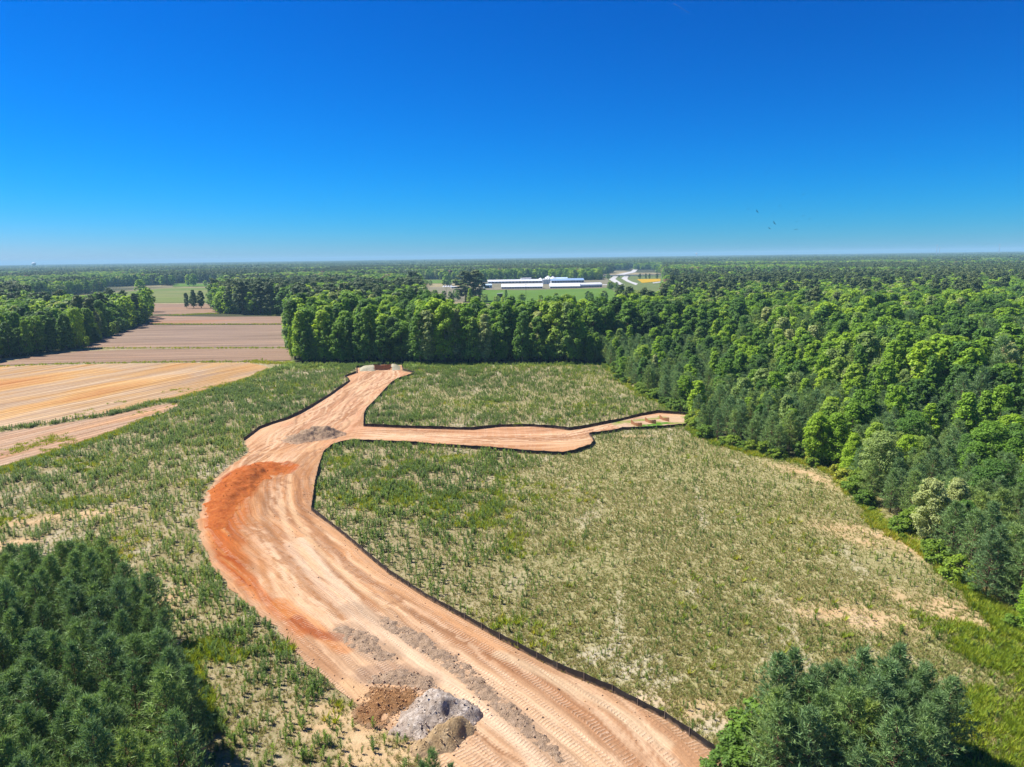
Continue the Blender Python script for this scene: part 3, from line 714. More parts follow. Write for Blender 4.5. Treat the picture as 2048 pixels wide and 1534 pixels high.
def broadleaf(seed, H, Rr, nl, per, size, base=0.22, kind='ovoid'):
    g = np.random.default_rng(seed)
    P = []; N = []
    for i in range(nl):
        t_ = base + (1 - base) * ((i + g.uniform()) / nl)
        q = (t_ - base) / (1 - base)
        prof = {'ovoid': math.sin(math.pi * (0.14 + 0.80 * q)) ** 0.75, 'round': math.sqrt(max(0.03, 1 - (2 * q - 0.85) ** 2 * 0.72)), 'spire': (1.06 - q) ** 0.62}[kind]
        a = i * 2.399 + g.normal() * 0.5
        rl = Rr * g.uniform(0.26, 0.46) * (1.1 - 0.35 * q)
        rr = max(0.0, Rr * prof - rl * 0.55) * g.uniform(0.45, 1.0) ** 0.5
        c = np.array([math.cos(a) * rr, math.sin(a) * rr, min(H * t_, H - rl * 0.7)])
        d = rand_dirs(per, g); d[:, 2] = np.where(g.uniform(size=per) < 0.7, np.abs(d[:, 2]), d[:, 2])
        rad = rl * g.uniform(0.62, 1.08, (per, 1)) * (1 + 0.25 * np.sin(d[:, :1] * 5 + i) * np.cos(d[:, 1:2] * 6 + 2 * i))
        P.append(c + d * rad * np.array([1, 1, 0.85]))
        nn = d * 0.75 + np.array([0, 0, 0.55]) + rand_dirs(per, g) * 0.55
        N.append(nn / np.linalg.norm(nn, axis=1, keepdims=True))
    V, F = leaf_quads(np.concatenate(P), np.concatenate(N), size, g)
    mb = MB(); trunk_limbs(mb, H * 0.95, 0.016 * H + 0.03, max(0.15, base - 0.05), g, Rr, 8)
    return V, F, mb

def pine(seed, H, Rr, whorl=0.42, tl=0.34, nw=0.045, needles=8, low=0.10, per_branch=5, k_side=0.5):
    """young pine: whorls of rising branches carrying brushes of needles"""
    g = np.random.default_rng(seed)
    O = []; AX = []
    mb = MB()
    mb.tube([(0, 0, -0.1), (0.05 * g.normal(), 0.05 * g.normal(), H * 0.5), (0, 0, H * 0.97)], [0.013 * H + 0.02, 0.008 * H + 0.01, 0.008], 6)
    z_ = H * low
    while z_ < H * 0.985:
        q = z_ / H
        L = Rr * min(1.0, 1.25 * (1 - q) ** 0.72 + 0.06) * min(1.0, 0.45 + 2.2 * q)
        nb = int(g.integers(4, 7))
        a0 = g.uniform(0, 6.28)
        for b in range(nb):
            a = a0 + b * 6.283 / nb + g.normal() * 0.25
            up = 0.25 + 0.75 * q + g.normal() * 0.12
            Lb = L * g.uniform(0.65, 1.15)
            d = np.array([math.cos(a), math.sin(a), up]); d /= np.linalg.norm(d)
            s0 = np.array([0, 0, z_ + g.normal() * 0.1])
            e = s0 + d * Lb + np.array([0, 0, 0.12 * Lb])
            if Lb > 0.5:
                mb.tube([s0, e], [0.012 + 0.012 * Lb, 0.006], 3, False)
            m = max(2, int(per_branch * (0.5 + Lb / Rr)))
            for j in range(m):
                f = 0.28 + 0.72 * (j + g.uniform()) / m
                side = np.cross(d, (0, 0, 1)); side /= np.linalg.norm(side)
                off = side * g.normal() * Lb * k_side * (1 - f * 0.6) * 0.5 + np.array([0, 0, g.normal() * 0.08])
                p = s0 + (e - s0) * f + off
                ax = d * 0.6 + np.array([0, 0, 0.75]) + side * np.sign(off @ side) * 0.35 + g.normal(size=3) * 0.18
                O.append(p); AX.append(ax / np.linalg.norm(ax))
        z_ += whorl * g.uniform(0.75, 1.25)
    for j in range(5):
        O.append(np.array([0, 0, H * (0.93 + 0.015 * j)])); AX.append(np.array([0.05 * g.normal(), 0.05 * g.normal(), 1.0]))
    O = np.array(O); AX = np.array(AX)
    n = len(O)
    O = np.repeat(O, needles, 0); AX = np.repeat(AX, needles, 0)
    rd = rand_dirs(len(O), g)
    d = AX * 0.85 + rd * 0.8; d /= np.linalg.norm(d, axis=1, keepdims=True)
    along = g.uniform(-0.2, 0.35, (len(O), 1)) * tl
    b0 = O + AX * along
    w = np.cross(d, rand_dirs(len(O), g)); w /= np.linalg.norm(w, axis=1, keepdims=True) + 1e-9
    ln = tl * g.uniform(0.7, 1.25, (len(O), 1))
    V = np.stack([b0 - w * nw * 0.5, b0 + w * nw * 0.5, b0 + d * ln], 1).reshape(-1, 3)
    return V, np.arange(len(V)).reshape(-1, 3), mb

def tallpine(seed, H, Rr, n_cl, per, size):
    """old pine: bare lower trunk, open flat-topped layered crown"""
    g = np.random.default_rng(seed)
    P = []; N = []
    mb = MB(); mb.tube([(0, 0, -0.1), (0.2, 0.1, H * 0.5), (0.1, 0, H * 0.97)], [0.3, 0.22, 0.05], 6)
    for i in range(n_cl):
        q = (i + g.uniform()) / n_cl
        z_ = H * (0.20 + 0.80 * q)
        a = i * 2.4 + g.normal() * 0.4
        L = Rr * math.sin(math.pi * (0.25 + 0.67 * q)) ** 0.6 * g.uniform(0.25, 1.05)
        c = np.array([math.cos(a) * L, math.sin(a) * L, z_ + 0.15 * L])
        mb.tube([(0.1, 0.05, z_ - 0.1 * L), c], [0.06, 0.02], 3, False)
        r_ = Rr * g.uniform(0.22, 0.38)
        d = rand_dirs(per, g)
        P.append(c + d * r_ * g.uniform(0.5, 1.0, (per, 1)) * np.array([1, 1, 0.55]))
        nn = d * 0.7 + np.array([0, 0, 0.6]) + rand_dirs(per, g) * 0.6
        N.append(nn / np.linalg.norm(nn, axis=1, keepdims=True))
    V, F = leaf_quads(np.concatenate(P), np.concatenate(N), size, g, 1.8)
    return V, F, mb

class Kind:
    """one plant shape: crown mesh, trunk mesh, and both joined for the mass of far trees"""
    def __init__(s, name, V, F, mb, mat, bark, H):
        s.H = H
        s.crown = new_mesh(name + '_crown', V, [F], [mat])
        s.trunk = mb.mesh(name + '_trunk', bark, True) if mb else None
        if mb:
            tv = np.concatenate(mb.v); fs = [F]; mi = [0]
            if mb.t: fs.append(np.concatenate(mb.t) + len(V)); mi.append(1)
            if mb.q: fs.append(np.concatenate(mb.q) + len(V)); mi.append(1)
            s.joined = new_mesh(name + '_whole', np.concatenate([V, tv]), fs, [mat, bark], mi)
        else:
            s.joined = s.crown

K = {}
K['pine_hi'] = [Kind('pine', *pine(100 + i, 9.0, 2.3 + 0.25 * (i % 3), 0.46, 0.50, 0.072, 8, 0.08, 6, 0.42), M_PINE, M_PBARK, 9.0) for i in range(5)]
K['pine_mid'] = [Kind('pine', *pine(120 + i, 9.0, 2.2 + 0.3 * (i % 3), 0.55, 0.55, 0.085, 7, 0.10, 5), M_PINE, M_PBARK, 9.0) for i in range(5)]
K['broad_hi'] = [Kind('broadleaf', *broadleaf(200 + i, 16.0, 3.9 + 0.5 * (i % 3), 52, 260, 0.30, 0.16, ('ovoid', 'spire', 'round')[i % 3]), M_BROAD, M_BARK, 16.0) for i in range(5)]
K['broad_mid'] = [Kind('broadleaf', *broadleaf(230 + i, 22.0, 4.2 + 0.7 * (i % 3), 46, 120, 0.60, 0.14, ('ovoid', 'round', 'spire', 'ovoid')[i % 4]), M_BROAD, M_BARK, 22.0) for i in range(7)]
K['broad_far'] = [Kind('broadleaf', *broadleaf(260 + i, 20.0, 5.2 + 0.7 * (i % 3), 26, 34, 1.35, 0.12, ('round', 'ovoid', 'round')[i % 3]), M_BROAD, M_BARK, 20.0) for i in range(6)]
K['tall'] = [Kind('tallpine', *tallpine(300 + i, 28.0, 5.0, 60, 70, 0.75), M_TALLPINE, M_PBARK, 28.0) for i in range(4)]
K['tall_far'] = [Kind('tallpine', *tallpine(320 + i, 25.0, 5.0, 22, 26, 1.5), M_TALLPINE, M_PBARK, 25.0) for i in range(3)]
K['brown_far'] = [Kind('browntree', *broadleaf(340, 18.0, 6.5, 26, 34, 1.35, 0.12, 'round'), M_BROWN, M_BARK, 18.0)]
K['shrub'] = [Kind('shrub', *broadleaf(350 + i, 2.6, 1.5, 16, 130, 0.20, 0.10, 'round'), M_SHRUB, M_BARK, 2.6) for i in range(4)]

# ------------------------------------------------------------------ scattering
def scatter(name, pts, rot, scl, pick, meshes, label, cat=None):
    """one mass object: copies of the given meshes at the given points"""
    lib = bpy.data.collections.new(name + '_library')
    for i, m in enumerate(meshes):
        lib.objects.link(bpy.data.objects.new('%s_%02d' % (name, i), m))
    me = bpy.data.meshes.new(name)
    me.vertices.add(len(pts))
    me.vertices.foreach_set('co', np.asarray(pts, np.float32).ravel())
    set_attr(me, 'rot', 'FLOAT_VECTOR', rot)
    set_attr(me, 'scl', 'FLOAT_VECTOR', scl)
    set_attr(me, 'pick', 'INT', pick)
    ng = bpy.data.node_groups.new(name, 'GeometryNodeTree')
    ng.interface.new_socket('Geometry', in_out='INPUT', socket_type='NodeSocketGeometry')
    ng.interface.new_socket('Geometry', in_out='OUTPUT', socket_type='NodeSocketGeometry')
    gi = ng.nodes.new('NodeGroupInput'); go = ng.nodes.new('NodeGroupOutput')
    ci = ng.nodes.new('GeometryNodeCollectionInfo'); ci.inputs['Collection'].default_value = lib
    ci.inputs['Separate Children'].default_value = True; ci.inputs['Reset Children'].default_value = True
    ip = ng.nodes.new('GeometryNodeInstanceOnPoints'); ip.inputs['Pick Instance'].default_value = True
    def na(nm, typ):
        n = ng.nodes.new('GeometryNodeInputNamedAttribute'); n.data_type = typ; n.inputs[0].default_value = nm
        return n.outputs['Attribute']
    L = ng.links.new
    L(gi.outputs[0], ip.inputs['Points']); L(ci.outputs[0], ip.inputs['Instance'])
    L(na('pick', 'INT'), ip.inputs['Instance Index']); L(na('rot', 'FLOAT_VECTOR'), ip.inputs['Rotation']); L(na('scl', 'FLOAT_VECTOR'), ip.inputs['Scale'])
    L(ip.outputs[0], go.inputs[0])
    o = obj(name, me, label=label, cat=cat, kind='stuff')
    md = o.modifiers.new('scatter', 'NODES'); md.node_group = ng
    return o

def jitter_grid(x0, x1, y0, y1, s, g, jit=0.8):
    ax = np.arange(x0, x1, s); ay = np.arange(y0, y1, s * 0.9)
    gx_, gy_ = np.meshgrid(ax, ay)
    gx_ = gx_ + (np.arange(len(ay)) % 2)[:, None] * s * 0.5
    x = gx_.ravel() + g.uniform(-0.5, 0.5, gx_.size) * s * jit; y = gy_.ravel() + g.uniform(-0.5, 0.5, gx_.size) * s * jit
    return x, y

def in_view(x, y, pad=0.10):
    return (np.abs(x) < y * (0.735 + pad) + 14) & (y > 20)

# ---- every tree is first a row: x, y, height, width factor, kind, zone
TREES = []
def put(x, y, h, kind, zone, w=1.0, tint=None):
    TREES.append((float(x), float(y), float(h), kind, zone, float(w), tint))

g = np.random.default_rng(31)
x, y = jitter_grid(-75, -20, 36, 100, 2.9, g)
m = inside(x, y, PINE_L) & in_view(x, y, 0.2)
for a, b in zip(x[m], y[m]):
    if g.uniform() < 0.13: put(a, b, g.uniform(4.5, 7.5), 'broad', 'left', 0.9)
    else: put(a, b, g.uniform(7.2, 10.2), 'pine', 'left', g.uniform(0.85, 1.15))
x, y = jitter_grid(10, 45, 44, 72, 2.15, g)
m = inside(x, y, PINE_R)
for a, b in zip(x[m], y[m]):
    put(a, b, g.uniform(7.2, 9.9), 'pine', 'clump', g.uniform(0.9, 1.2))
# right hand woods: pine belt along the field edge, taller broadleaf trees behind
x, y = jitter_grid(20, 330, 50, 330, 3.6, g)
inC = inside(x, y, CLEARINGS[0])
de = dist_poly(x, y, EDGE_R)[0]
dep = 34 + 26 * fbm(x / 30, y / 30, 77)
m = ~inC & in_view(x, y, 0.15) & (de > 0.7) & (x > 30)
for a, b, e, q in zip(x[m], y[m], de[m], dep[m]):
    if e < q:
        r_ = g.uniform()
        if e < 5 and r_ < 0.12: put(a, b, g.uniform(2.5, 5.0), 'shrub', 'edge', 1.0)
        elif r_ < 0.76: put(a, b, g.uniform(6.6, 9.8) + min(e, 25) * 0.02, 'pine', 'belt', g.uniform(1.0, 1.35))
        elif r_ < 0.93: put(a, b, g.uniform(7.5, 11.5) + min(e, 30) * 0.10, 'broad', 'belt', g.uniform(0.9, 1.2))
x, y = jitter_grid(20, 420, 60, 340, 5.6, g)
inC = inside(x, y, CLEARINGS[0]); de = dist_poly(x, y, EDGE_R)[0]; dep = 34 + 26 * fbm(x / 30, y / 30, 77)
m = ~inC & in_view(x, y, 0.12) & (de > dep) & (x > 30)
for a, b, e in zip(x[m], y[m], de[m]):
    hh = g.uniform(9.5, 22) * (0.72 + 0.55 * fbm(np.array([a / 40]), np.array([b / 40]), 88)[0])
    hh *= 0.62 + 0.38 * min(1.0, max(0.0, (e - 34) / 60.0))
    if g.uniform() < 0.2: put(a, b, hh * 0.95, 'pine', 'right', 1.1)
    else: put(a, b, hh, 'broad', 'right', g.uniform(0.8, 1.35))
for (pa, pb) in zip(EDGE_R[:-1], EDGE_R[1:]):
    L = math.dist(pa, pb)
    for i in range(int(L / 1.3)):
        f = g.uniform()
        if fbm(np.array(pa[0] / 9 + f * L / 9), np.array(pa[1] / 9), 15) > 0.38: put(pa[0] + (pb[0] - pa[0]) * f + g.uniform(-0.4, 2.6), pa[1] + (pb[1] - pa[1]) * f + g.uniform(-0.8, 2.5), 0.5 + 3.2 * g.uniform() ** 2.4, 'shrub', 'edge', g.uniform(0.9, 1.6))
# tall treeline behind the field and the woods beyond it, the left woods
x, y = jitter_grid(-620, 600, 300, 720, 6.0, g)
bad = np.zeros(x.shape, bool)
for c in CLEARINGS: bad |= inside(x, y, c)
m = ~bad & in_view(x, y, 0.10) & ~((x > 30) & (y < 330))
leftw = (x < -175)
for a, b, lw in zip(x[m], y[m], leftw[m]):
    nz = fbm(np.array([a / 60]), np.array([b / 60]), 99)[0]
    zone = 'leftwood' if (lw and b < 560 and a < -190) else 'treeline'
    if b < 420 and zone == 'treeline': hh = 13 + 13 * g.uniform() ** 0.75 * (0.7 + 0.6 * vnoise(np.array(a / 11), np.array(b / 40), 66))
    elif zone == 'leftwood': hh = g.uniform(12, 22)
    else: hh = g.uniform(16, 24)
    if zone == 'treeline' and a > 30: hh *= 0.86
    if zone == 'treeline' and b > 420 and nz > 0.52 and g.uniform() < 0.35 and a < 60: put(a, b, g.uniform(22, 28), 'tall', zone, 1.3)
    elif g.uniform() < 0.06 and b > 420: put(a, b, g.uniform(20, 26), 'tall', zone, 1.0)
    else: put(a, b, hh, 'broad', zone, g.uniform(0.85, 1.2))
for (px_, py_, n_) in (((-93.04, 782.61), (-61.28, 748.89), 7), ((-64.98, 794.99), (-30.09, 717.51), 6), ((-28.57, 717.19), (36.53, 666.59), 9), ((39.66, 680.2), (111.57, 736.19), 12), ((-53.27, 1287.97), (17.89, 1367.72), 7), ((94.05, 1365.48), (191.41, 1416.52), 12), ((-145.79, 1184.3), (-51.12, 1194.09), 12), ((134.97, 1035.39), (141.42, 925.59), 6)):
    for i in range(n_):
        f = (i + g.uniform()) / n_
        put(px_[0] + (px_[0] * 0 + py_[0] - px_[0]) * f + g.normal() * 6, px_[1] + (py_[1] - px_[1]) * f + g.normal() * 8, g.uniform(6, 11), 'broad', 'treeline', 1.2)
# understorey along the foot of the treeline and the left woods
for (pa, pb, n, h0, h1, zone) in (((-93.96, 312.05), (35.92, 303.06), 46, 5, 11, 'foot'), ((-256.44, 333.42), (-230.52, 379.51), 26, 4, 9, 'leftfoot'), ((-233.25, 384.12), (-278.54, 542.12), 16, 5, 12, 'leftfoot')):
    for i in range(n):
        f = (i + g.uniform()) / n
        put(pa[0] + (pb[0] - pa[0]) * f + g.normal() * 1.0, pa[1] + (pb[1] - pa[1]) * f + g.uniform(1, 6), g.uniform(h0, h1), 'broad', zone, 1.25)
# single trees one can pick out
SINGLE = []
DEAD = []
def single(name, p, h, kind, label, w=1.0, tint=None, group=None):
    SINGLE.append((name, p, h, kind, label, w, tint, group))
single('broadleaf_tree', (-99.53, 318.73), 15.5, 'broad', 'slender vine-clad tree standing alone at the left end of the treeline', 0.45)
for i, (px, hh, ww) in enumerate(((374, 15, 0.8), (388, 17, 1.0), (400, 16.5, 1.0))):
    pass
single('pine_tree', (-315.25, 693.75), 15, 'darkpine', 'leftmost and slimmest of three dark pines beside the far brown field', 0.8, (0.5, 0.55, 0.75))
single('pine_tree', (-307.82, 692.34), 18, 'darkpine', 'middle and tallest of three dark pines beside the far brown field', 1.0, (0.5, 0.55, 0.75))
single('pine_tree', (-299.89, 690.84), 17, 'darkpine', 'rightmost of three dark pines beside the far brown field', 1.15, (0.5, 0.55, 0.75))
single('broadleaf_tree', (-499.29, 965.7), 22, 'far', 'rounded tree behind the right end of the left woods', 1.2)
single('broadleaf_tree', (-425.19, 838.2), 15, 'far', 'small dark tree at the edge of the olive pasture', 1.0)
single('broadleaf_tree', (-594.04, 1323.82), 22, 'far', 'left tree of a pair in the far bright green field', 1.0)
single('broadleaf_tree', (-583.22, 1320.2), 23, 'far', 'right tree of a pair in the far bright green field', 1.0)
single('broadleaf_tree', (-558.55, 1311.96), 11, 'far', 'small round tree right of the pair in the far green field', 1.1)
single('pine_tree', (-107.74, 785.94), 31, 'tall', 'tall dark pine left of the dirt lot with white tents', 1.7)
single('pine_tree', (-98.54, 757.06), 26, 'tall', 'shorter dark pine at the left edge of the dirt lot', 1.5)
single('pine_tree', (-46.92, 737.34), 31, 'tall', 'left of two tall dark pines before the white farm sheds', 1.9)
single('pine_tree', (-36.36, 743.43), 32, 'tall', 'right of two tall dark pines before the white farm sheds', 1.9)
single('broadleaf_tree', (-40.85, 711.94), 15, 'far', 'low dark tree at the foot of the two tall farm pines', 1.3)
single('broadleaf_tree', (-5.38, 790.69), 10, 'far', 'round tree leaning over the small dark shed', 0.9)
single('broadleaf_tree', (-78.29, 735.84), 13, 'far', 'broad rounded tree before the dirt lot with tents', 1.5)
single('broadleaf_tree', (-106.78, 1191.96), 22, 'far', 'broad pale tree behind the white tents', 1.3)
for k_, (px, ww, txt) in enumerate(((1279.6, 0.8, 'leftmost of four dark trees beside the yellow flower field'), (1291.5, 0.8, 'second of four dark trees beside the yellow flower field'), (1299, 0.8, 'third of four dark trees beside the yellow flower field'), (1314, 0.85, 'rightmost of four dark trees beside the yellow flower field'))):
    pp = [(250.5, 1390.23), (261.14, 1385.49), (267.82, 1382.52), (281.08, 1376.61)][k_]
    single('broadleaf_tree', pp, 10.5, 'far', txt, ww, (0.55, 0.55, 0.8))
for k_, (pp, hh) in enumerate(zip([(-6.82, 50.67), (-7.64, 50.68), (-5.28, 50.13), (-6.08, 49.63), (-4.42, 49.35)], (6.4, 5.2, 5.6, 5.0, 4.6))):
    single('pine_tree', pp, hh, 'pine', ['pine tip poking up below the grey and tan soil heaps, tallest of its group', 'short pine tip left of the tallest one at the bottom edge', 'pine tip right of the tallest one at the bottom edge', 'low pine tip in front of the tallest one at the bottom edge', 'rightmost low pine tip at the bottom edge beside the road'][k_], 0.8, None, 'young pines at the bottom edge')
for k_, (pp, hh, ww) in enumerate(zip([(19.37, 56.84), (21.93, 59.12), (23.07, 57.75), (17.62, 54.7), (20.21, 54.66)], (3.0, 4.2, 4.0, 2.4, 3.2), (1.0, 1.0, 1.0, 1.2, 1.1))):
    single('shrub', pp, hh, 'shrub', ['bright green shrub nearest the fence left of the pine clump', 'tallest bright green bush at the left side of the pine clump', 'bush tucked under the left pines of the clump', 'low bush at the bottom edge beside the black fence', 'low bush between the fence and the clump trunks'][k_], ww, None, 'shrubs beside the pine clump')
single('broadleaf_tree', (27.11, 54.53), 6.5, 'broad', 'small light green leafy tree among the dark pines of the clump', 0.5)

for k_, pp in enumerate([(81.28, 217.22), (108.43, 223.47), (152.11, 248.29), (126.32, 186.87), (62.3, 285.23), (127.59, 300.45), (108.85, 335.64)]):
    DEAD.append((pp, 10 + (k_ * 37 % 5), 'bare grey dead tree in the right woods, %s from the bottom of the frame' % ['second', 'third', 'fourth', 'lowest', 'fifth', 'sixth', 'topmost'][k_]))
def variant(kind, d, i):
    if kind == 'pine': L = K['pine_hi'] if d < 150 else K['pine_mid']
    elif kind == 'broad': L = K['broad_hi'] if d < 170 else (K['broad_mid'] if d < 520 else K['broad_far'])
    elif kind == 'tall': L = K['tall'] if d < 900 else K['tall_far']
    elif kind == 'darkpine': L = K['broad_mid']
    elif kind == 'far': L = K['broad_mid'] if d < 900 else K['broad_far']
    elif kind == 'shrub': L = K['shrub']
    return L[i % len(L)]

ZLAB = {
    ('pine', 'left'): ('pine_tree', 'young dark green pine in the dense stand filling the lower left corner', 'young pines in the lower left stand'),
    ('broad', 'left'): ('broadleaf_tree', 'yellow green leafy sapling among the pines in the lower left corner', 'leafy saplings in the lower left stand'),
    ('pine', 'clump'): ('pine_tree', 'bushy young pine in the isolated clump at the lower right', 'pines of the lower right clump'),
    ('pine', 'belt'): ('pine_tree', 'dark young pine in the belt along the right field edge', 'pines along the right field edge'),
    ('pine', 'right'): ('pine_tree', 'dark pine standing among the right hand broadleaf woods', 'pines inside the right hand woods'),
    ('broad', 'belt'): ('broadleaf_tree', 'light green leafy tree between the pines along the right field edge', 'leafy trees along the right field edge'),
    ('shrub', 'edge'): ('shrub', 'bright green shrub at the foot of the right hand pines', 'shrubs along the right field edge'),
    ('broad', 'right'): ('broadleaf_tree', 'tall green broadleaf tree in the woods on the right side', 'broadleaf trees of the right hand woods'),
    ('broad', 'treeline'): ('broadleaf_tree', 'tall green broadleaf tree in the treeline behind the weed field', 'trees of the treeline behind the field'),
    ('broad', 'foot'): ('broadleaf_tree', 'low shaded leafy tree at the foot of the back treeline', 'understorey of the back treeline'),
    ('broad', 'leftwood'): ('broadleaf_tree', 'broadleaf tree in the woods left of the brown fields', 'trees of the left woods'),
    ('broad', 'leftfoot'): ('broadleaf_tree', 'low bushy tree at the foot of the left woods', 'understorey of the left woods'),
    ('tall', 'treeline'): ('pine_tree', 'tall dark old pine rising behind the back treeline', 'old pines behind the treeline'),
    ('tall', 'leftwood'): ('pine_tree', 'tall dark old pine in the woods on the left', 'old pines of the left woods'),
}
CAT = {'pine_tree': 'pine tree', 'broadleaf_tree': 'tree', 'shrub': 'shrub'}
def tree_object(name, x, y, h, kind, w, i, label, group, tint=None):
    d = math.hypot(x, y)
    kd = variant(kind, d, i)
    s_ = h / kd.H
    e = obj(name, None, None, (x, y, -0.05), (i * 2.399) % 6.28, (s_ * w, s_ * w, s_), label, CAT[name], group)
    e.empty_display_size = 0.5
    cr_ = obj('crown' if name != 'shrub' else 'foliage', kd.crown, e)
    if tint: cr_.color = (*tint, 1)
    obj('trunk' if name != 'shrub' else 'stem', kd.trunk, e)
    return e
M_DEADWOOD = simple('grey dead wood', (0.38, 0.35, 0.32), 0.95, 0.1, 0.2, 2.0)
for k_, (pp, hh, lb_) in enumerate(DEAD):
    gd = np.random.default_rng(880 + k_); mb = MB()
    trunk_limbs(mb, hh, 0.22, 0.35, gd, 3.2, 15, 0.35, 6)
    e = obj('dead_tree', None, None, (pp[0], pp[1], 0), label=lb_, cat='dead tree', group='bare trees in the right woods')
    obj('trunk', mb.mesh('trunk', M_DEADWOOD, True), e)
ti = 0
for (name, p, h, kind, label, w, tint, group) in SINGLE:
    tree_object(name, p[0], p[1], h, kind, w, ti, label, group, tint); ti += 1
# the trees that show largest stand as objects of their own, the rest forms the woods
size = np.array([r_[2] / math.hypot(r_[0], r_[1]) if in_view(np.array(r_[0]), np.array(r_[1]), 0.01) and not (math.hypot(r_[0], r_[1]) < 46) else 0 for r_ in TREES])
order = np.argsort(-size)
quota = {'pine_tree': 285, 'broadleaf_tree': 285, 'shrub': 160}
ONES = 'zeroth first second third fourth fifth sixth seventh eighth ninth tenth eleventh twelfth thirteenth fourteenth fifteenth sixteenth seventeenth eighteenth nineteenth'.split()
TENS = {2: ('twenty', 'twentieth'), 3: ('thirty', 'thirtieth'), 4: ('forty', 'fortieth'), 5: ('fifty', 'fiftieth'), 6: ('sixty', 'sixtieth'), 7: ('seventy', 'seventieth'), 8: ('eighty', 'eightieth'), 9: ('ninety', 'ninetieth')}
def nth(n_):
    if n_ < 20: return ONES[n_]
    if n_ >= 100: return 'hundred-and-' + nth(n_ - 100) if n_ > 100 else 'hundredth'
    a_, b_ = divmod(n_, 10)
    return TENS[a_][1] if b_ == 0 else TENS[a_][0] + '-' + ONES[b_]
LAY = {  # zone: short text, row width, how rows are counted, how trees are counted along a row
    ('pine', 'left'): ('young pine, lower left stand', 2.61, 'y-', 'row from top', 'x-', 'from field'),
    ('broad', 'left'): ('leafy sapling, lower left stand', 12.0, 'y-', 'rank from top', 'x-', 'from field'),
    ('pine', 'clump'): ('young pine, lower right clump', 1.94, 'y-', 'row from top', 'x+', 'from left'),
    ('pine', 'belt'): ('dark pine, right field edge', 5.0, 'e', 'row from field', 'a', 'from far end'),
    ('broad', 'belt'): ('light leafy tree, right field edge', 8.0, 'e', 'row from field', 'a', 'from far end'),
    ('shrub', 'edge'): ('green shrub, right field edge', 2.5, 'e', 'row from field', 'a', 'from far end'),
    ('pine', 'right'): ('dark pine inside right woods', 20.0, 'e', 'rank from field', 'a', 'from far end'),
    ('broad', 'right'): ('tall tree inside right woods', 8.0, 'e', 'row from field', 'a', 'from far end'),
    ('broad', 'treeline'): ('tall tree, back treeline', 5.4, 'y+', 'row from field', 'x+', 'from left'),
    ('tall', 'treeline'): ('tall dark pine behind treeline', 20.0, 'y+', 'rank from field', 'x+', 'from left'),
    ('broad', 'foot'): ('low leafy tree at the foot of the back treeline', 50.0, 'y+', 'row', 'x+', 'from left'),
    ('broad', 'leftwood'): ('broadleaf tree, left woods', 8.0, 'y+', 'row from fields', 'x-', 'from right'),
    ('tall', 'leftwood'): ('dark pine, left woods', 30.0, 'y+', 'rank from fields', 'x-', 'from right'),
    ('broad', 'leftfoot'): ('low bushy tree at the foot of the left woods', 100.0, 'y+', 'row', 'x+', 'from left'),
}
NAMED = []
mass = []
for j in order:
    x_, y_, h_, kd_, zn_, w_, tn_ = TREES[j]
    nm_, lb_, gr_ = ZLAB.get((kd_, zn_), ('broadleaf_tree', 'green tree in the woods', 'woods'))
    if size[j] > 0.02 and quota[nm_] > 0:
        quota[nm_] -= 1
        NAMED.append((kd_, zn_, x_, y_, tree_object(nm_, x_, y_, h_, kd_, w_, int(j), lb_, gr_, tn_)))
    else:
        mass.append(j)
for key in LAY:
    txt, rw, rowby, rowtxt, colby, coltxt = LAY[key]
    T_ = [r_ for r_ in NAMED if (r_[0], r_[1]) == key]
    if not T_: continue
    tx = np.array([r_[2] for r_ in T_]); ty = np.array([r_[3] for r_ in T_])
    ed, ar, _, _, _ = dist_poly(tx, ty, EDGE_R)
    rv = {'y-': -ty, 'y+': ty, 'e': ed}[rowby]; cv = {'x+': tx, 'x-': -tx, 'a': ar}[colby]
    rr_ = np.floor((rv - rv.min()) / rw).astype(int)
    rr_ = np.searchsorted(np.unique(rr_), rr_)
    for row in np.unique(rr_):
        ids = np.nonzero(rr_ == row)[0]
        for n_, i_ in enumerate(ids[np.argsort(cv[ids])]):
            if rr_.max() == 0: T_[i_][4]['label'] = '%s, %s %s' % (txt, nth(n_ + 1), coltxt)
            else: T_[i_][4]['label'] = '%s, %s %s, %s %s' % (txt, nth(int(row) + 1), rowtxt, nth(n_ + 1), coltxt)
def mass_scatter(name, rows, label):
    meshes = []; index = {}
    P = []; Rt = []; S = []; PK_ = []
    for j, (x_, y_, h_, kd_, w_) in enumerate(rows):
        k_ = variant(kd_, math.hypot(x_, y_), j) if kd_ != 'brown' else K['brown_far'][0]
        if id(k_) not in index:
            index[id(k_)] = len(meshes); meshes.append(k_.joined)
        s_ = h_ / k_.H
        P.append((x_, y_, -0.05)); Rt.append((0, 0, (j * 2.399) % 6.28)); S.append((s_ * w_, s_ * w_, s_)); PK_.append(index[id(k_)])
    return scatter(name, P, Rt, S, PK_, meshes, label, 'woods')
mass_scatter('woodland', [(TREES[j][0], TREES[j][1], TREES[j][2], TREES[j][3], TREES[j][5]) for j in mass], 'deep green mixed woods surrounding the weed field')

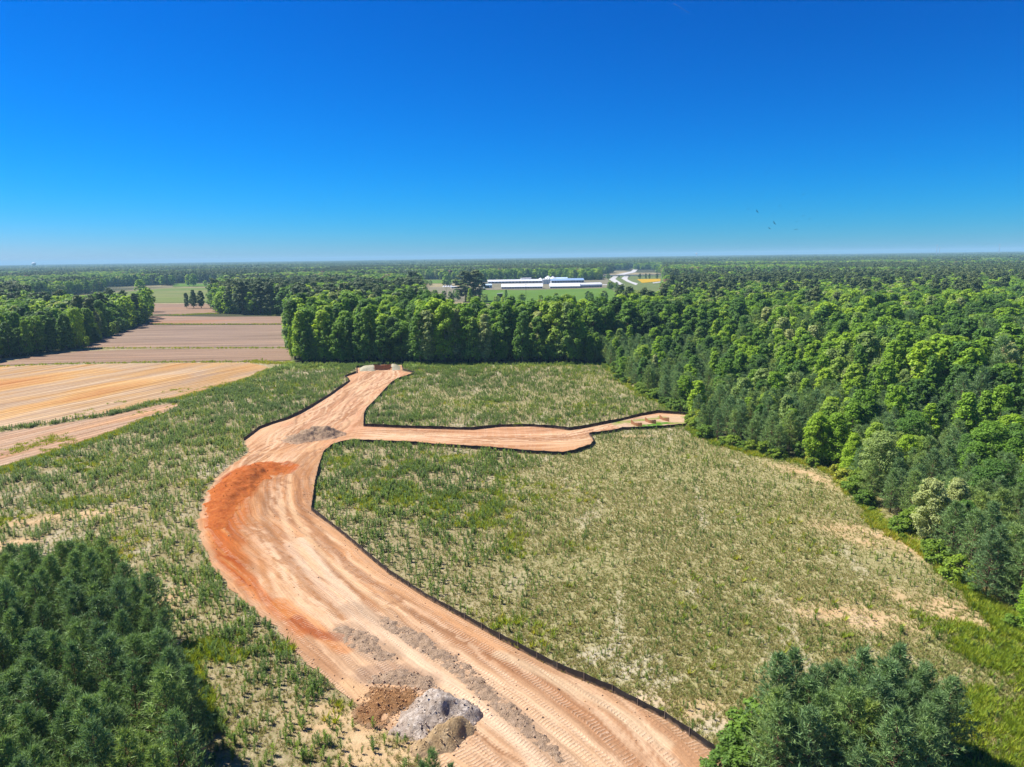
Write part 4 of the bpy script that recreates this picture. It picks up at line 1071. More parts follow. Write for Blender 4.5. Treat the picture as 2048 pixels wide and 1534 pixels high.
# woods from 720 m to 2.6 km
x, y = jitter_grid(-2300, 2300, 720, 2600, 10.5, g)
x2, y2 = jitter_grid(-620, 620, 560, 720, 8.0, g); m2 = (np.abs(x2) > 600)
bad = np.zeros(x.shape, bool)
for c in CLEARINGS: bad |= inside(x, y, c)
gaps = fbm(x / 190, y / 260, 401) 
m = ~bad & in_view(x, y, 0.06) & ((gaps < 0.60) | (y < 900))
rows = []
for a, b in zip(x[m], y[m]):
    nz = vnoise(np.array(a / 130), np.array(b / 160), 411)
    h_ = g.uniform(15, 22)
    kd_ = 'far'
    if nz > 0.5 and g.uniform() < 0.6: kd_ = 'tall'; h_ = g.uniform(19, 25)
    elif g.uniform() < 0.02: kd_ = 'brown'
    rows.append((a, b, h_, kd_, g.uniform(0.95, 1.35)))
rows = [r_ if math.hypot(r_[0], r_[1]) >= 900 or r_[3] != 'far' else (r_[0], r_[1], r_[2], 'broad', r_[4]) for r_ in rows]
mass_scatter('distant_woodland', rows, 'distant mixed woods between the farm and the horizon')

# patches of canopy for the woods beyond
def patch(seed, w=70, n=46):
    g_ = np.random.default_rng(seed)
    P = []; N = []
    for i in range(n):
        c = np.array([g_.uniform(-w / 2, w / 2), g_.uniform(-w / 2, w / 2), g_.uniform(9, 16)])
        r_ = g_.uniform(4.5, 7.0)
        d = rand_dirs(16, g_); d[:, 2] = np.abs(d[:, 2])
        P.append(c + d * r_); nn = d + rand_dirs(16, g_) * 0.4; N.append(nn / np.linalg.norm(nn, axis=1, keepdims=True))
    V, F = leaf_quads(np.concatenate(P), np.concatenate(N), 4.6, g_)
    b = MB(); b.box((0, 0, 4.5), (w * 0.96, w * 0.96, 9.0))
    return Kind('canopy', V, F, b, M_FARWOOD, M_CAN, 16.0)
M_FARWOOD = leaf_mat('far pine and oak canopy', [(0.0, (0.030, 0.062, 0.024)), (0.5, (0.040, 0.082, 0.026)), (1.0, (0.058, 0.105, 0.028))], trans=0.25)
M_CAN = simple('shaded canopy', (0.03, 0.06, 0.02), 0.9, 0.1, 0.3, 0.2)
PATCH = [patch(500 + i) for i in range(4)]
x, y = jitter_grid(-12500, 12500, 2560, 14800, 66, g, 0.6)
m = in_view(x, y, 0.03) & (fbm(x / 700, y / 900, 421) < 0.66)
x = x[m]; y = y[m]
n = len(x)
hs = (0.85 + 0.5 * fbm(x / 500, y / 500, 431))
scatter('horizon_woodland', np.stack([x, y, np.full(n, -0.1)], -1), np.stack([x * 0, x * 0, g.integers(0, 4, n) * (math.pi / 2)], -1), np.stack([np.full(n, 1.05), np.full(n, 1.05), hs], -1), g.integers(0, 4, n), [p.joined for p in PATCH], 'blue hazy woods along the whole horizon', 'woods')

# ------------------------------------------------------------------ weeds and grass of the field
def weed(seed, h=1.1, w=0.2, n=26):
    g_ = np.random.default_rng(seed)
    z_ = np.linspace(0.08, 1.0, n) * h
    a = np.arange(n) * 2.4 + g_.normal(size=n) * 0.3
    r_ = w * np.minimum(1, 1.25 * (1.05 - z_ / h) ** 0.6 + 0.15)
    c = np.stack([np.cos(a) * 0.02, np.sin(a) * 0.02, z_], -1)
    d = np.stack([np.cos(a), np.sin(a), np.full(n, 0.7) + g_.normal(size=n) * 0.2], -1)
    s = np.stack([-np.sin(a), np.cos(a), 0 * a], -1)
    ww = 0.055 * h
    V = np.stack([c - s * ww, c + s * ww, c + d * r_[:, None]], 1).reshape(-1, 3)
    F = [np.arange(3 * n).reshape(-1, 3)]
    st = np.array([(0.03, 0, 0), (-0.015, 0.026, 0), (-0.015, -0.026, 0), (0, 0, h * 1.03)])
    F.append(np.array([(0, 1, 3), (1, 2, 3), (2, 0, 3)]) + 3 * n)
    return new_mesh('weed', np.concatenate([V, st]), F, [M_WEED])
def tuft(seed, mat, h=0.45, n=12, sp=0.35, w=0.05):
    g_ = np.random.default_rng(seed)
    a = g_.uniform(0, 6.28, n); r_ = g_.uniform(0, sp * 0.5, n)
    b = np.stack([np.cos(a) * r_, np.sin(a) * r_, 0 * a], -1)
    s = np.stack([-np.sin(a + 0.5), np.cos(a + 0.5), 0 * a], -1) * w
    tip = b + np.stack([np.cos(a) * g_.uniform(0.05, sp, n), np.sin(a) * g_.uniform(0.05, sp, n), h * g_.uniform(0.6, 1.1, n)], -1)
    return new_mesh('tuft', np.stack([b - s, b + s, tip], 1).reshape(-1, 3), [np.arange(3 * n).reshape(-1, 3)], [mat])
WEEDS = [weed(600 + i, 1.15, 0.27 + 0.05 * (i % 3)) for i in range(5)]
g = np.random.default_rng(77)
n = 400000
x = g.uniform(-250, 115, n); y = 40 + 268 * g.uniform(0, 1, n) ** 0.8
m = inside(x, y, CLEARINGS[0]) & ~inside(x, y, ROAD) & ~inside(x, y, PLOW_A) & ~inside(x, y, PLOW_B) & ~inside(x, y, PINE_L) & in_view(x, y, 0.06)
m &= ~inside(x, y, [(-134.1, 127.5), (-149.73, 168.17), (-112.53, 150.13), (-144.93, 192), (-100.69, 295.46), (-98.13, 318.6), (-199.12, 389.27), (-315.08, 311.23)])
m &= (dist_poly(x, y, ROAD, True)[0] > 0.5)
x = x[m]; y = y[m]
dz, lz, bz, pz = field_zones(x, y)
clump = sstep(0.36, 0.66, fbm(x / 2.4, y / 3.2, 701)) * (0.45 + 0.55 * sstep(0.35, 0.6, fbm(x / 16, y / 16, 703)))
dens = clump * (1 - 0.5 * dz) * (1 - 0.8 * np.maximum(bz, pz)) + 0.12 * (1 - bz)
keep = g.uniform(size=len(x)) < dens * np.where(x < -20, 1.0, 0.85)
x = x[keep]; y = y[keep]; dz = dz[keep]
n = len(x)
hs = g.uniform(0.5, 1.2, n) * (1 - 0.35 * dz) 
pick = g.integers(0, 5, n); rot = np.stack([g.normal(size=n) * 0.08, g.normal(size=n) * 0.08, g.uniform(0, 6.28, n)], -1)
vis = hs / np.hypot(x, y) * (np.abs(x) < 0.70 * y) * (np.hypot(x, y) > 60)
big = np.zeros(n, bool); big[np.argsort(-vis)[:300]] = True
for j in np.nonzero(big)[0]:
    o = obj('weed_plant', WEEDS[pick[j]], None, (x[j], y[j], 0.0), rot[j, 2], hs[j], 'single upright green weed stalk in the nearest part of the field', 'weed', 'upright weeds nearest the camera')
q = ~big
scatter('weed_growth', np.stack([x, y, 0 * x], -1)[q], rot[q], np.stack([hs * 1.1, hs * 1.1, hs], -1)[q], pick[q], WEEDS, 'countless upright green weeds covering the cleared field', 'weeds')
print('weeds', n)
# short dry grass on the right, lush grass along edges
n = 760000
y = 44 + 250 * g.uniform(0, 1, n) ** 1.5; x = g.uniform(-0.85, 0.85, n) * (y + 10)
m = (inside(x, y, CLEARINGS[0]) | (dist_poly(x, y, EDGE_R)[0] < 4)) & ~inside(x, y, ROAD) & in_view(x, y, 0.05) & ~inside(x, y, PINE_L)
m &= ~inside(x, y, [(-134.1, 127.5), (-149.73, 168.17), (-112.53, 150.13), (-144.93, 192), (-100.69, 295.46), (-98.13, 318.6), (-199.12, 389.27), (-315.08, 311.23)])
x = x[m]; y = y[m]
dz, lz, bz, pz = field_zones(x, y)
dens = (0.30 + 0.70 * dz) * (1 - 0.8 * np.maximum(bz, pz)) * (0.35 + 0.65 * sstep(0.28, 0.5, fbm(x / 1.3, y / 1.3, 711)))
kl = g.uniform(size=len(x)) < lz
keep = (g.uniform(size=len(x)) < dens) & ~kl
TU = [tuft(650 + i, M_GRASS, 0.27, 10, 0.22, 0.026) for i in range(4)]
xx, yy = x[keep], y[keep]; n = len(xx)
scatter('dry_grass', np.stack([xx, yy, 0 * xx], -1), np.stack([0 * xx, 0 * xx, g.uniform(0, 6.28, n)], -1), np.repeat(g.uniform(0.6, 1.3, (n, 1)), 3, 1), g.integers(0, 4, n), TU, 'dry tan and olive grass covering the right side of the field', 'grass')
print('grass', n)
TL = [tuft(670 + i, M_LUSH, 0.6, 16, 0.5, 0.05) for i in range(4)]
xx, yy = x[kl], y[kl]; n = len(xx)
scatter('lush_grass', np.stack([xx, yy, 0 * xx], -1), np.stack([0 * xx, 0 * xx, g.uniform(0, 6.28, n)], -1), np.repeat(g.uniform(0.7, 1.5, (n, 1)), 3, 1), g.integers(0, 4, n), TL, 'bright green lush grass along the field and wood edges', 'grass')
print('lush', n)
# grass verges between the ploughed fields
P = []
for pts, wd, dn_ in (([(-144.63, 189.68), (-131.21, 196.58), (-120.86, 208.6), (-116.22, 223.36), (-112.29, 230.38)], 0.9, 0.9), ([(-227.2, 312.18), (-210.57, 317.37), (-164.06, 319.1), (-118.93, 316.64)], 1.5, 1.2), ([(-229.17, 377.24), (-157.9, 369.66), (-115.25, 365.53)], 1.6, 1.2), ([(-264.68, 520.48), (-217.2, 512.07), (-155.1, 504.64)], 2.5, 1.4),
        ([(-290.07, 605.34), (-253.79, 620.86), (-242.97, 636.15), (-191.25, 588.88)], 5.0, 1.6), ([(-118.64, 318.95), (-107.17, 311.75), (-96.68, 310.79)], 3.5, 2.5), ([(-102.24, 296.96), (-100.59, 280), (-102.83, 259.73), (-107.96, 241.44), (-111.84, 231.19)], 1.0, 1.2)):
    for (a, b) in zip(pts[:-1], pts[1:]):
        L = math.dist(a, b); k_ = int(L * dn_ * wd)
        f = g.uniform(size=k_); o_ = g.normal(size=(k_, 2)) * wd * 0.5
        P.append(np.stack([a[0] + (b[0] - a[0]) * f + o_[:, 0], a[1] + (b[1] - a[1]) * f + o_[:, 1], np.full(k_, 0.15)], -1))
P = np.concatenate(P); n = len(P)
scatter('verge_grass', P, np.stack([np.zeros(n), np.zeros(n), g.uniform(0, 6.28, n)], -1), np.repeat(g.uniform(0.8, 1.9, (n, 1)), 3, 1), g.integers(0, 4, n), TL, 'green grass strips dividing the ploughed fields', 'grass')

# ------------------------------------------------------------------ heaps of soil
def soil_mat(name, c0, c1, c2, bump=1.0, sc=1.4, thin=None):
    t = NT(name)
    pos = t.n('NewGeometry').outputs['Position']
    a = t.noise(pos, sc, 6, 0.7, 0.4); b = t.noise(pos, sc * 4, 4, 0.7)
    c = t.ramp(a, [(0.32, c0), (0.5, c1), (0.68, c2)])
    if thin:
        w_ = t.math('ADD', t.attr('thick').outputs['Fac'], t.rng(a, 0.3, 0.7, -0.22, 0.22))
        c = t.mix(t.rng(w_, 0.02, 0.34, 0, 1), (*thin, 1), c)
    k = t.rng(b, 0.3, 0.7, 0.75, 1.25)
    s_ = t.n('VectorMath', operation='SCALE'); t.l(c, s_.inputs[0]); t.l(k, s_.inputs['Scale'])
    s_ = t.n('VectorMath', operation='SCALE', i_Scale=0.72); t.l(t.t.nodes[-2].outputs[0], s_.inputs[0])
    return t.surf(s_.outputs[0], 0.97, 0.04, t.bump(t.math('ADD', a, t.math('MULTIPLY', b, 0.5)), bump, 0.25))
M_TAN = soil_mat('tan soil', (0.30, 0.20, 0.13), (0.42, 0.29, 0.185), (0.52, 0.37, 0.24), thin=(0.52, 0.34, 0.22))
M_GREY = soil_mat('grey topsoil', (0.30, 0.23, 0.175), (0.48, 0.395, 0.32), (0.74, 0.65, 0.56), thin=(0.45, 0.35, 0.27))
M_YEL = soil_mat('sandy soil', (0.34, 0.23, 0.12), (0.46, 0.32, 0.17), (0.60, 0.45, 0.27), thin=(0.47, 0.33, 0.20))
M_RED = soil_mat('red clay', (0.34, 0.085, 0.022), (0.45, 0.125, 0.031), (0.53, 0.175, 0.05), 0.6, 0.7, thin=(0.50, 0.15, 0.036))
M_CLOD = soil_mat('orange clods', (0.26, 0.13, 0.06), (0.44, 0.23, 0.10), (0.52, 0.30, 0.15), 1.4, 2.2, (0.48, 0.31, 0.18))
M_WIN = soil_mat('brown topsoil', (0.36, 0.25, 0.16), (0.50, 0.35, 0.23), (0.64, 0.47, 0.33), 1.3, 2.0, (0.48, 0.345, 0.235))
CLODS_FOR = {1: (450, 0), 12: (420, 1), 3: (180, 2), 4: (900, 3), 5: (160, 4), 6: (420, 5), 7: (130, 5), 8: (220, 5)}
CLOD_P = []; CLOD_C = []
def heap(name, spine, width, height, mat, seed, label, cat, rough=0.35, step=0.3, steep=1.0, ridge=None, clod=0.0, fine=1.0):
    """ridge of loose soil over a spine; width/height are lists along the spine"""
    sp = smooth_line(spine, 1.0)
    W_ = max(width)
    xs = [p[0] for p in sp]; ys = [p[1] for p in sp]
    ax = np.arange(min(xs) - W_ * 1.3, max(xs) + W_ * 1.3, step); ay = np.arange(min(ys) - W_ * 1.3, max(ys) + W_ * 1.3, step)
    gx_, gy_ = np.meshgrid(ax, ay)
    d, arc, side, _, _ = dist_poly(gx_, gy_, sp)
    L = sum(math.dist(a, b) for a, b in zip(sp[:-1], sp[1:]))
    fr = arc / max(L, 1e-6)
    w_ = np.interp(fr, np.linspace(0, 1, len(width)), width); h_ = np.interp(fr, np.linspace(0, 1, len(height)), height)
    d = d + (fbm(gx_ / 2.2, gy_ / 2.2, seed) - 0.5) * w_ * 0.9 + (fbm(gx_ / 0.7, gy_ / 0.7, seed + 5) - 0.5) * np.minimum(w_ * 0.45, 0.45)
    q = np.clip(1 - d / w_, 0, 1)
    zz = h_ * (0.55 * q ** steep + 0.45 * q * q * (3 - 2 * q)) * (1 - 0.12 * q)
    zz = zz * (1 + rough * (fbm(gx_ / 1.5, gy_ / 1.5, seed + 3) - 0.5) * 2) + fine * ((fbm(gx_ / 0.6, gy_ / 0.6, seed + 7, 4) - 0.5) * (0.46 + clod) + np.abs(fbm(gx_ / 1.3, gy_ / 1.3, seed + 11, 3) - 0.5) * -0.35 * np.minimum(1, h_ * 0.6)) * np.clip(q * 4, 0, 1)
    zz = np.where(q <= 0.0, -0.12, zz + 0.12)
    keep = (q[:-1, :-1] > 0) | (q[1:, :-1] > 0) | (q[:-1, 1:] > 0) | (q[1:, 1:] > 0)
    idx = np.arange(gx_.size).reshape(gx_.shape)
    qd = np.stack([idx[:-1, :-1], idx[:-1, 1:], idx[1:, 1:], idx[1:, :-1]], -1)[keep]
    used = np.unique(qd); re = np.full(gx_.size, -1); re[used] = np.arange(len(used))
    c0 = np.array([np.mean(xs), np.mean(ys), 0])
    V = np.stack([gx_.ravel(), gy_.ravel(), zz.ravel()], -1)[used] - c0
    me_ = new_mesh(name, V, [re[qd]], [mat], smooth=True)
    set_attr(me_, 'thick', 'FLOAT', q.ravel()[used])
    gk = np.random.default_rng(seed + 90)
    nk, ci_ = CLODS_FOR.get(seed, (0, 0))
    if nk:
        pk = gk.choice(len(V), nk)
        CLOD_P.append(V[pk] + c0 + gk.normal(size=(nk, 3)) * np.array([0.35, 0.35, 0.0]) + np.array([0, 0, 0.02])); CLOD_C.append(np.full(nk, ci_))
    return obj(name, me_, None, tuple(c0), label=label, cat=cat)
heap('soil_heap', [(-54.28, 175.15), (-51.65, 178.06), (-48, 178.9)], [4.5, 5.5, 4.5], [1.8, 3.2, 2.6], M_TAN, 1, 'tan brown soil heap on the road junction', 'soil heap', 0.3)
heap('soil_heap', [(-9.16, 63.4), (-7.67, 64.3), (-5.95, 64.11)], [3.0, 3.7, 2.5], [1.6, 2.7, 1.6], M_GREY, 12, 'pale grey topsoil heap beside the near road', 'soil heap', 0.3, 0.22)
heap('soil_heap', [(-8.57, 59.24), (-7.05, 60.4), (-5.48, 61.66)], [1.6, 2.0, 1.5], [0.7, 1.5, 1.5], M_YEL, 3, 'yellow sandy soil heap leaning on the grey heap', 'soil heap', 0.3, 0.22)
heap('soil_heap', [(-14.15, 64.68), (-13.27, 66.29), (-12.3, 66.69)], [2.4, 3.2, 2.4], [0.35, 0.7, 0.6], M_CLOD, 4, 'low heap of orange clods left of the grey heap', 'soil heap', 0.6, 0.2, 1.0, None, 0.5)
heap('soil_heap', [(-51.92, 149.22), (-55.42, 150.5), (-56.27, 144.41), (-55.71, 135.26), (-54.01, 126.02), (-51.24, 116.44)], [3.6, 4.6, 4.2, 3.6, 2.8, 2.0], [0.8, 1.8, 1.4, 1.0, 0.5, 0.15], M_RED, 5, 'long dark red clay bank along the road bend', 'soil heap', 0.15, 0.3, 1.1, fine=0.25)
heap('soil_windrow', [(-16.54, 82.9), (-10.67, 77.02), (-5.87, 71.2), (-1.41, 65.46), (2.19, 60.07), (3.9, 57.46)], [1.0, 1.5, 1.3, 1.3, 1.1, 0.7], [0.1, 0.30, 0.14, 0.24, 0.16, 0.05], M_WIN, 6, 'grey brown soil windrow down the middle of the near road', 'soil heap', 0.5, 0.2, 1.0, None, 0.25)
heap('soil_windrow', [(-21.07, 80.7), (-17.87, 77.64), (-14.92, 74.99)], [1.2, 1.8, 1.2], [0.1, 0.26, 0.12], M_WIN, 7, 'short grey soil windrow left of the pale wheel path', 'soil heap', 0.5, 0.2, 1.0, None, 0.25)
heap('soil_windrow', [(-15.16, 70.1), (-12.61, 70.42), (-10.05, 69.44)], [1.1, 1.5, 1.2], [0.3, 0.6, 0.5], M_WIN, 8, 'brown soil ridge behind the orange clods and grey heap', 'soil heap', 0.5, 0.2, 1.0, None, 0.2)

# loose clods lying on and around the heaps and over the road
gk = np.random.default_rng(777)
sel = gk.choice(len(rx), 1500, p=(0.15 + sstep(3.0, 0.5, dr)) / (0.15 + sstep(3.0, 0.5, dr)).sum())
CLOD_P.append(np.stack([rx[sel], ry[sel], rz_[sel] + 0.02], -1)); CLOD_C.append(np.where(gk.uniform(size=1500) < 0.5, 0, 3))
CP = np.concatenate(CLOD_P); CC = np.concatenate(CLOD_C)
def clod(seed, c):
    g_ = np.random.default_rng(seed)
    d = np.array([(0, 0, 1), (0.9, 0, 0.3), (0.28, 0.85, 0.3), (-0.72, 0.53, 0.3), (-0.72, -0.53, 0.3), (0.28, -0.85, 0.3), (0.6, 0.45, -0.4), (-0.25, 0.75, -0.4), (-0.8, 0, -0.4), (-0.25, -0.75, -0.4), (0.6, -0.45, -0.4)], float)
    d = d * g_.uniform(0.65, 1.2, (11, 1)) * np.array([1, 0.85, 0.75])
    F = [(0, 1, 2), (0, 2, 3), (0, 3, 4), (0, 4, 5), (0, 5, 1), (1, 6, 2), (2, 7, 3), (3, 8, 4), (4, 9, 5), (5, 10, 1), (2, 6, 7), (3, 7, 8), (4, 8, 9), (5, 9, 10), (1, 10, 6)]
    return new_mesh('clod', d, [np.array(F)], [simple('clod soil %d' % seed, c, 0.97, 0.04, 0.25, 3.0)])
CM = [clod(i, tuple(0.85 * k for k in c)) for i, c in enumerate(((0.56, 0.37, 0.23), (0.56, 0.46, 0.37), (0.60, 0.43, 0.24), (0.58, 0.33, 0.16), (0.50, 0.15, 0.042), (0.54, 0.385, 0.26)))]
nc = len(CP)
sz = 0.04 + 0.15 * gk.uniform(size=(nc, 1)) ** 2.6
scatter('soil_clods', CP, gk.uniform(0, 6.28, (nc, 3)), np.repeat(sz, 3, 1), CC, CM, 'loose soil clods on the heaps and along the road', 'soil')

# ------------------------------------------------------------------ silt fences
t = NT('silt fence fabric')
pos = t.n('NewGeometry').outputs['Position']
nz = t.noise(pos, 1.2, 4, 0.6)
zc = t.n('SeparateXYZ'); t.l(pos, zc.inputs[0])
mud = t.rng(t.math('ADD', zc.outputs[2], t.rng(t.noise(pos, 0.7, 4, 0.7), 0.3, 0.7, 0.25, -0.30)), 0.05, 0.30, 0.75, 0.0)
fab = t.ramp(nz, [(0.3, (0.014, 0.012, 0.012)), (0.7, (0.036, 0.033, 0.031))])
M_FENCE = t.surf(t.mix(mud, fab, (0.30, 0.20, 0.12, 1)), 0.65, 0.3)
M_POST = simple('weathered stake', (0.30, 0.24, 0.18), 0.9, 0.1, 0.25, 4)
def fence(line, label, h=0.85):
    e = obj('silt_fence', None, None, (line[0][0], line[0][1], 0), label=label, cat='fence')
    o = np.array([line[0][0], line[0][1], 0])
    pts = []
    for a, b in zip(line[:-1], line[1:]):
        k_ = max(1, int(math.dist(a, b) / 1.0))
        for j in range(k_): pts.append((a[0] + (b[0] - a[0]) * j / k_, a[1] + (b[1] - a[1]) * j / k_))
    pts.append(line[-1]); pts = np.array(pts)
    n_ = len(pts)
    tg = np.gradient(pts, axis=0); tg /= np.linalg.norm(tg, axis=1, keepdims=True) + 1e-9
    nm = np.stack([-tg[:, 1], tg[:, 0]], -1)
    wob = (fbm(np.arange(n_) / 2.0, np.zeros(n_), 901)[:, None] - 0.5) * 0.18
    sag = np.where(np.arange(n_) % 3 == 0, 0, -0.08) + (fbm(np.arange(n_) / 7.0, np.zeros(n_), 905) - 0.5) * 0.36
    V = []
    for off, zz in ((-0.015, -0.2), (-0.015, 0.42), (-0.015, h), (0.015, h), (0.015, 0.42), (0.015, -0.2)):
        pz = np.full(n_, zz) + (sag if zz > 0.5 else 0)
        pxy = pts + nm * (off + (wob if zz > 0.3 and zz < 0.5 else wob * 0.4))
        V.append(np.concatenate([pxy, pz[:, None]], 1) - o)
    V = np.stack(V, 1).reshape(-1, 3)
    i0 = np.arange(n_ - 1)[:, None] * 6
    F = np.concatenate([np.stack([i0[:, 0] + k_, i0[:, 0] + k_ + 1, i0[:, 0] + 6 + k_ + 1, i0[:, 0] + 6 + k_], -1) for k_ in range(5)])
    obj('fabric', new_mesh('fabric', V, [F], [M_FENCE]), e)
    for j in range(0, n_, 3):
        p = pts[j] + nm[j] * 0.05
        obj('post', POST, e, (p[0] - o[0], p[1] - o[1], 0.4), math.atan2(tg[j, 1], tg[j, 0]))
mb = MB(); mb.box((0, 0, 0), (0.05, 0.045, 1.3)); POST = mb.mesh('post', M_POST)
fence(FENCE_E, 'black silt fence along the right side of the road and below the branch')
fence(FENCE_N, 'black silt fence along the upper side of the branch road')
fence(FENCE_W, 'black silt fence along the left side of the far road')
fence([(-62.22, 281.75), (-65.56, 296.49), (-56.77, 302.76), (-47.6, 303.38), (-44.46, 286.62), (-38.28, 278.51)], 'black silt fence round the far straw-covered basin')

# sediment basins
M_STRAW = soil_mat('straw matting', (0.36, 0.34, 0.22), (0.47, 0.43, 0.30), (0.58, 0.50, 0.37), 0.5, 0.8)
M_COIR = soil_mat('coir baffle', (0.34, 0.15, 0.065), (0.45, 0.22, 0.10), (0.55, 0.30, 0.16), 0.4, 3.0)
bp = [(-61.94, 284.25), (-64.11, 293.63), (-55.99, 298.43), (-47.37, 299.07), (-45.28, 286.69)]
bx_, by_, bq, bb = grid_in(bp, 0.6)
pit = [(-56, 285.03), (-58.39, 296.55), (-50.7, 297.26), (-48.7, 286.34)]
ip_ = inside(bx_, by_, pit); dp = dist_poly(bx_, by_, pit, True)[0]; db = dist_poly(bx_, by_, bp, True)[0]
bz_ = np.where(bb, -0.05, 0.2 + 1.3 * sstep(0, 3, db)) - np.where(ip_, 1.2 * sstep(0, 1.2, dp), 0)
bz_ = bz_ + 0.2 * (fbm(bx_ / 2, by_ / 2, 12) - 0.5)
c0 = np.array([bx_.mean(), by_.mean(), 0])
e = obj('sediment_basin', None, None, tuple(c0), label='straw-covered sediment basin with brown pit at the far road end', cat='basin')
pm = ip_[bq].all(1)
obj('berm', new_mesh('berm', np.stack([bx_, by_, bz_], -1) - c0, [bq[~pm], bq[pm]], [M_STRAW, M_COIR], [0, 1], True), e)
for k_ in range(3):
    f = (k_ + 0.7) / 3.2
    pa = np.array(pit[0]) * (1 - f) + np.array(pit[1]) * f; pb = np.array(pit[3]) * (1 - f) + np.array(pit[2]) * f
    mb = MB()
    P5 = [pa + (pb - pa) * q_ for q_ in np.linspace(0.02, 0.98, 9)]
    for j in range(8):
        c_ = (P5[j] + P5[j + 1]) / 2
        mb.box((c_[0] - c0[0], c_[1] - c0[1], 0.95 - 0.35 * math.sin((j + 0.5) / 8 * math.pi)), (math.dist(P5[j], P5[j + 1]) * 1.02, 0.12, 0.9), math.atan2(P5[j + 1][1] - P5[j][1], P5[j + 1][0] - P5[j][0]))
    obj('baffle', mb.mesh('baffle', M_COIR), e)
for k_, pts in enumerate(([(32.24, 188.26), (33.13, 185.59), (34.52, 184.37)], [(36.56, 191), (37.46, 188.55), (38.9, 187.58)], [(41.14, 193.81), (41.87, 191.29), (42.97, 190.01)])):
    sp = smooth_line(pts, 0.5); mb = MB()
    for a, b in zip(sp[:-1], sp[1:]):
        f = abs(2 * (sp.index(a) + 0.5) / (len(sp) - 1) - 1)
        mb.box(((a[0] + b[0]) / 2 - sp[0][0], (a[1] + b[1]) / 2 - sp[0][1], 0.30 + 0.22 * f), (math.dist(a, b) * 1.03, 0.1, 0.75 + 0.5 * f), math.atan2(b[1] - a[1], b[0] - a[0]))
    obj('coir_baffle', mb.mesh('coir_baffle', M_COIR), None, (sp[0][0], sp[0][1], 0), label=['reddish coir baffle nearest the branch road, leftmost of three', 'reddish coir baffle in the middle of three in the grassy basin', 'reddish coir baffle nearest the woods, rightmost of three'][k_], cat='baffle', group='coir baffles in the grassy basin')

# ------------------------------------------------------------------ farm
M_WHITE = simple('white sheeting', (0.66, 0.67, 0.69), 0.5, 0.4, 0.05, 0.1)
M_WALL = simple('pale wall', (0.50, 0.50, 0.52), 0.7, 0.3, 0.1, 0.2)
M_BLUE = simple('blue roof', (0.24, 0.36, 0.54), 0.5, 0.4, 0.1, 0.2)
M_LBLUE = simple('pale blue panel', (0.50, 0.64, 0.76), 0.5, 0.4, 0.1, 0.2)
M_DARK = simple('dark opening', (0.05, 0.05, 0.06), 0.8, 0.2, 0.1, 0.5)
M_STEEL = simple('galvanised steel', (0.55, 0.56, 0.58), 0.4, 0.5, 0.1, 0.5, 0.5)
M_SHED = simple('brown shed boards', (0.06, 0.045, 0.04), 0.9, 0.1, 0.2, 0.5)
M_CONC = simple('concrete', (0.50, 0.48, 0.45), 0.9, 0.1, 0.12, 0.3)
M_GREYROOF = simple('grey roof', (0.34, 0.35, 0.38), 0.8, 0.2, 0.12, 0.4)
M_WOOD = simple('pole wood', (0.12, 0.09, 0.07), 0.9, 0.1, 0.2, 2)
def long_house(pa, pb, w, wall_h, roof_h, roof, wall, label, name='farm_shed', bays=14, arch=False):
    """long low building between two ground points along its front wall"""
    pa = np.array(pa); pb = np.array(pb)
    L = math.dist(pa, pb); rz = math.atan2(pb[1] - pa[1], pb[0] - pa[0])
    e = obj(name, None, None, (pa[0], pa[1], 0.3), rz, label=label, cat='building')
    mb = MB(); mb.box((L / 2, w / 2, wall_h / 2), (L, w, wall_h)); obj('wall', mb.mesh('wall', wall), e)
    mb = MB()
    if arch:
        prof = [(-0.4 + (w + 0.8) * (1 - math.cos(a)) / 2, wall_h + 0.05 + roof_h * math.sin(a)) for a in np.linspace(0, math.pi, 10)]
    else:
        prof = [(-0.6, wall_h - 0.1), (w / 2, wall_h + roof_h), (w + 0.6, wall_h - 0.1), (w / 2, wall_h + roof_h - 0.25)]
        prof = [(-0.6, wall_h + 0.02), (-0.6, wall_h + 0.18), (w / 2, wall_h + roof_h), (w + 0.6, wall_h + 0.18), (w + 0.6, wall_h + 0.02)]
    V = [(-0.5, y_, z_) for y_, z_ in prof] + [(L + 0.5, y_, z_) for y_, z_ in prof]
    n_ = len(prof)
    q = [(i, n_ + i, n_ + (i + 1) % n_, (i + 1) % n_) for i in range(n_)]
    tr = [(0, i, i + 1) for i in range(1, n_ - 1)] + [(n_, n_ + i + 1, n_ + i) for i in range(1, n_ - 1)]
    mb.add(V, tr, q); obj('roof', mb.mesh('roof', roof), e)
    for b in range(bays):
        mb = MB(); mb.box((0, 0, 0), (L / bays * 0.62, 0.14, wall_h * 0.5))
        obj('window', mb.mesh('window', M_DARK) if b == 0 else bpy.data.objects[e.children[-1].name].data, e, ((b + 0.5) * L / bays, -0.04, wall_h * 0.5))
    return e
long_house((-13.26, 1028.21), (45.58, 1026.51), 16, 2.6, 4.2, M_WHITE, M_WALL, 'long white greenhouse at the front left of the farm', 'greenhouse', 16)
long_house((56.34, 1026.47), (99.37, 1026.34), 16, 2.4, 4.6, M_WHITE, M_WALL, 'long white greenhouse at the front right of the farm', 'greenhouse', 12)
long_house((100.7, 1032.65), (133.04, 1042.94), 14, 2.6, 3.8, M_WHITE, M_WALL, 'white greenhouse with rounded end at the farm right edge', 'greenhouse', 8, True)
long_house((-39.4, 1246.33), (54.79, 1252.2), 14, 3.2, 3.0, M_WHITE, M_WALL, 'long white shed in the back row of the farm', 'farm_shed', 16)
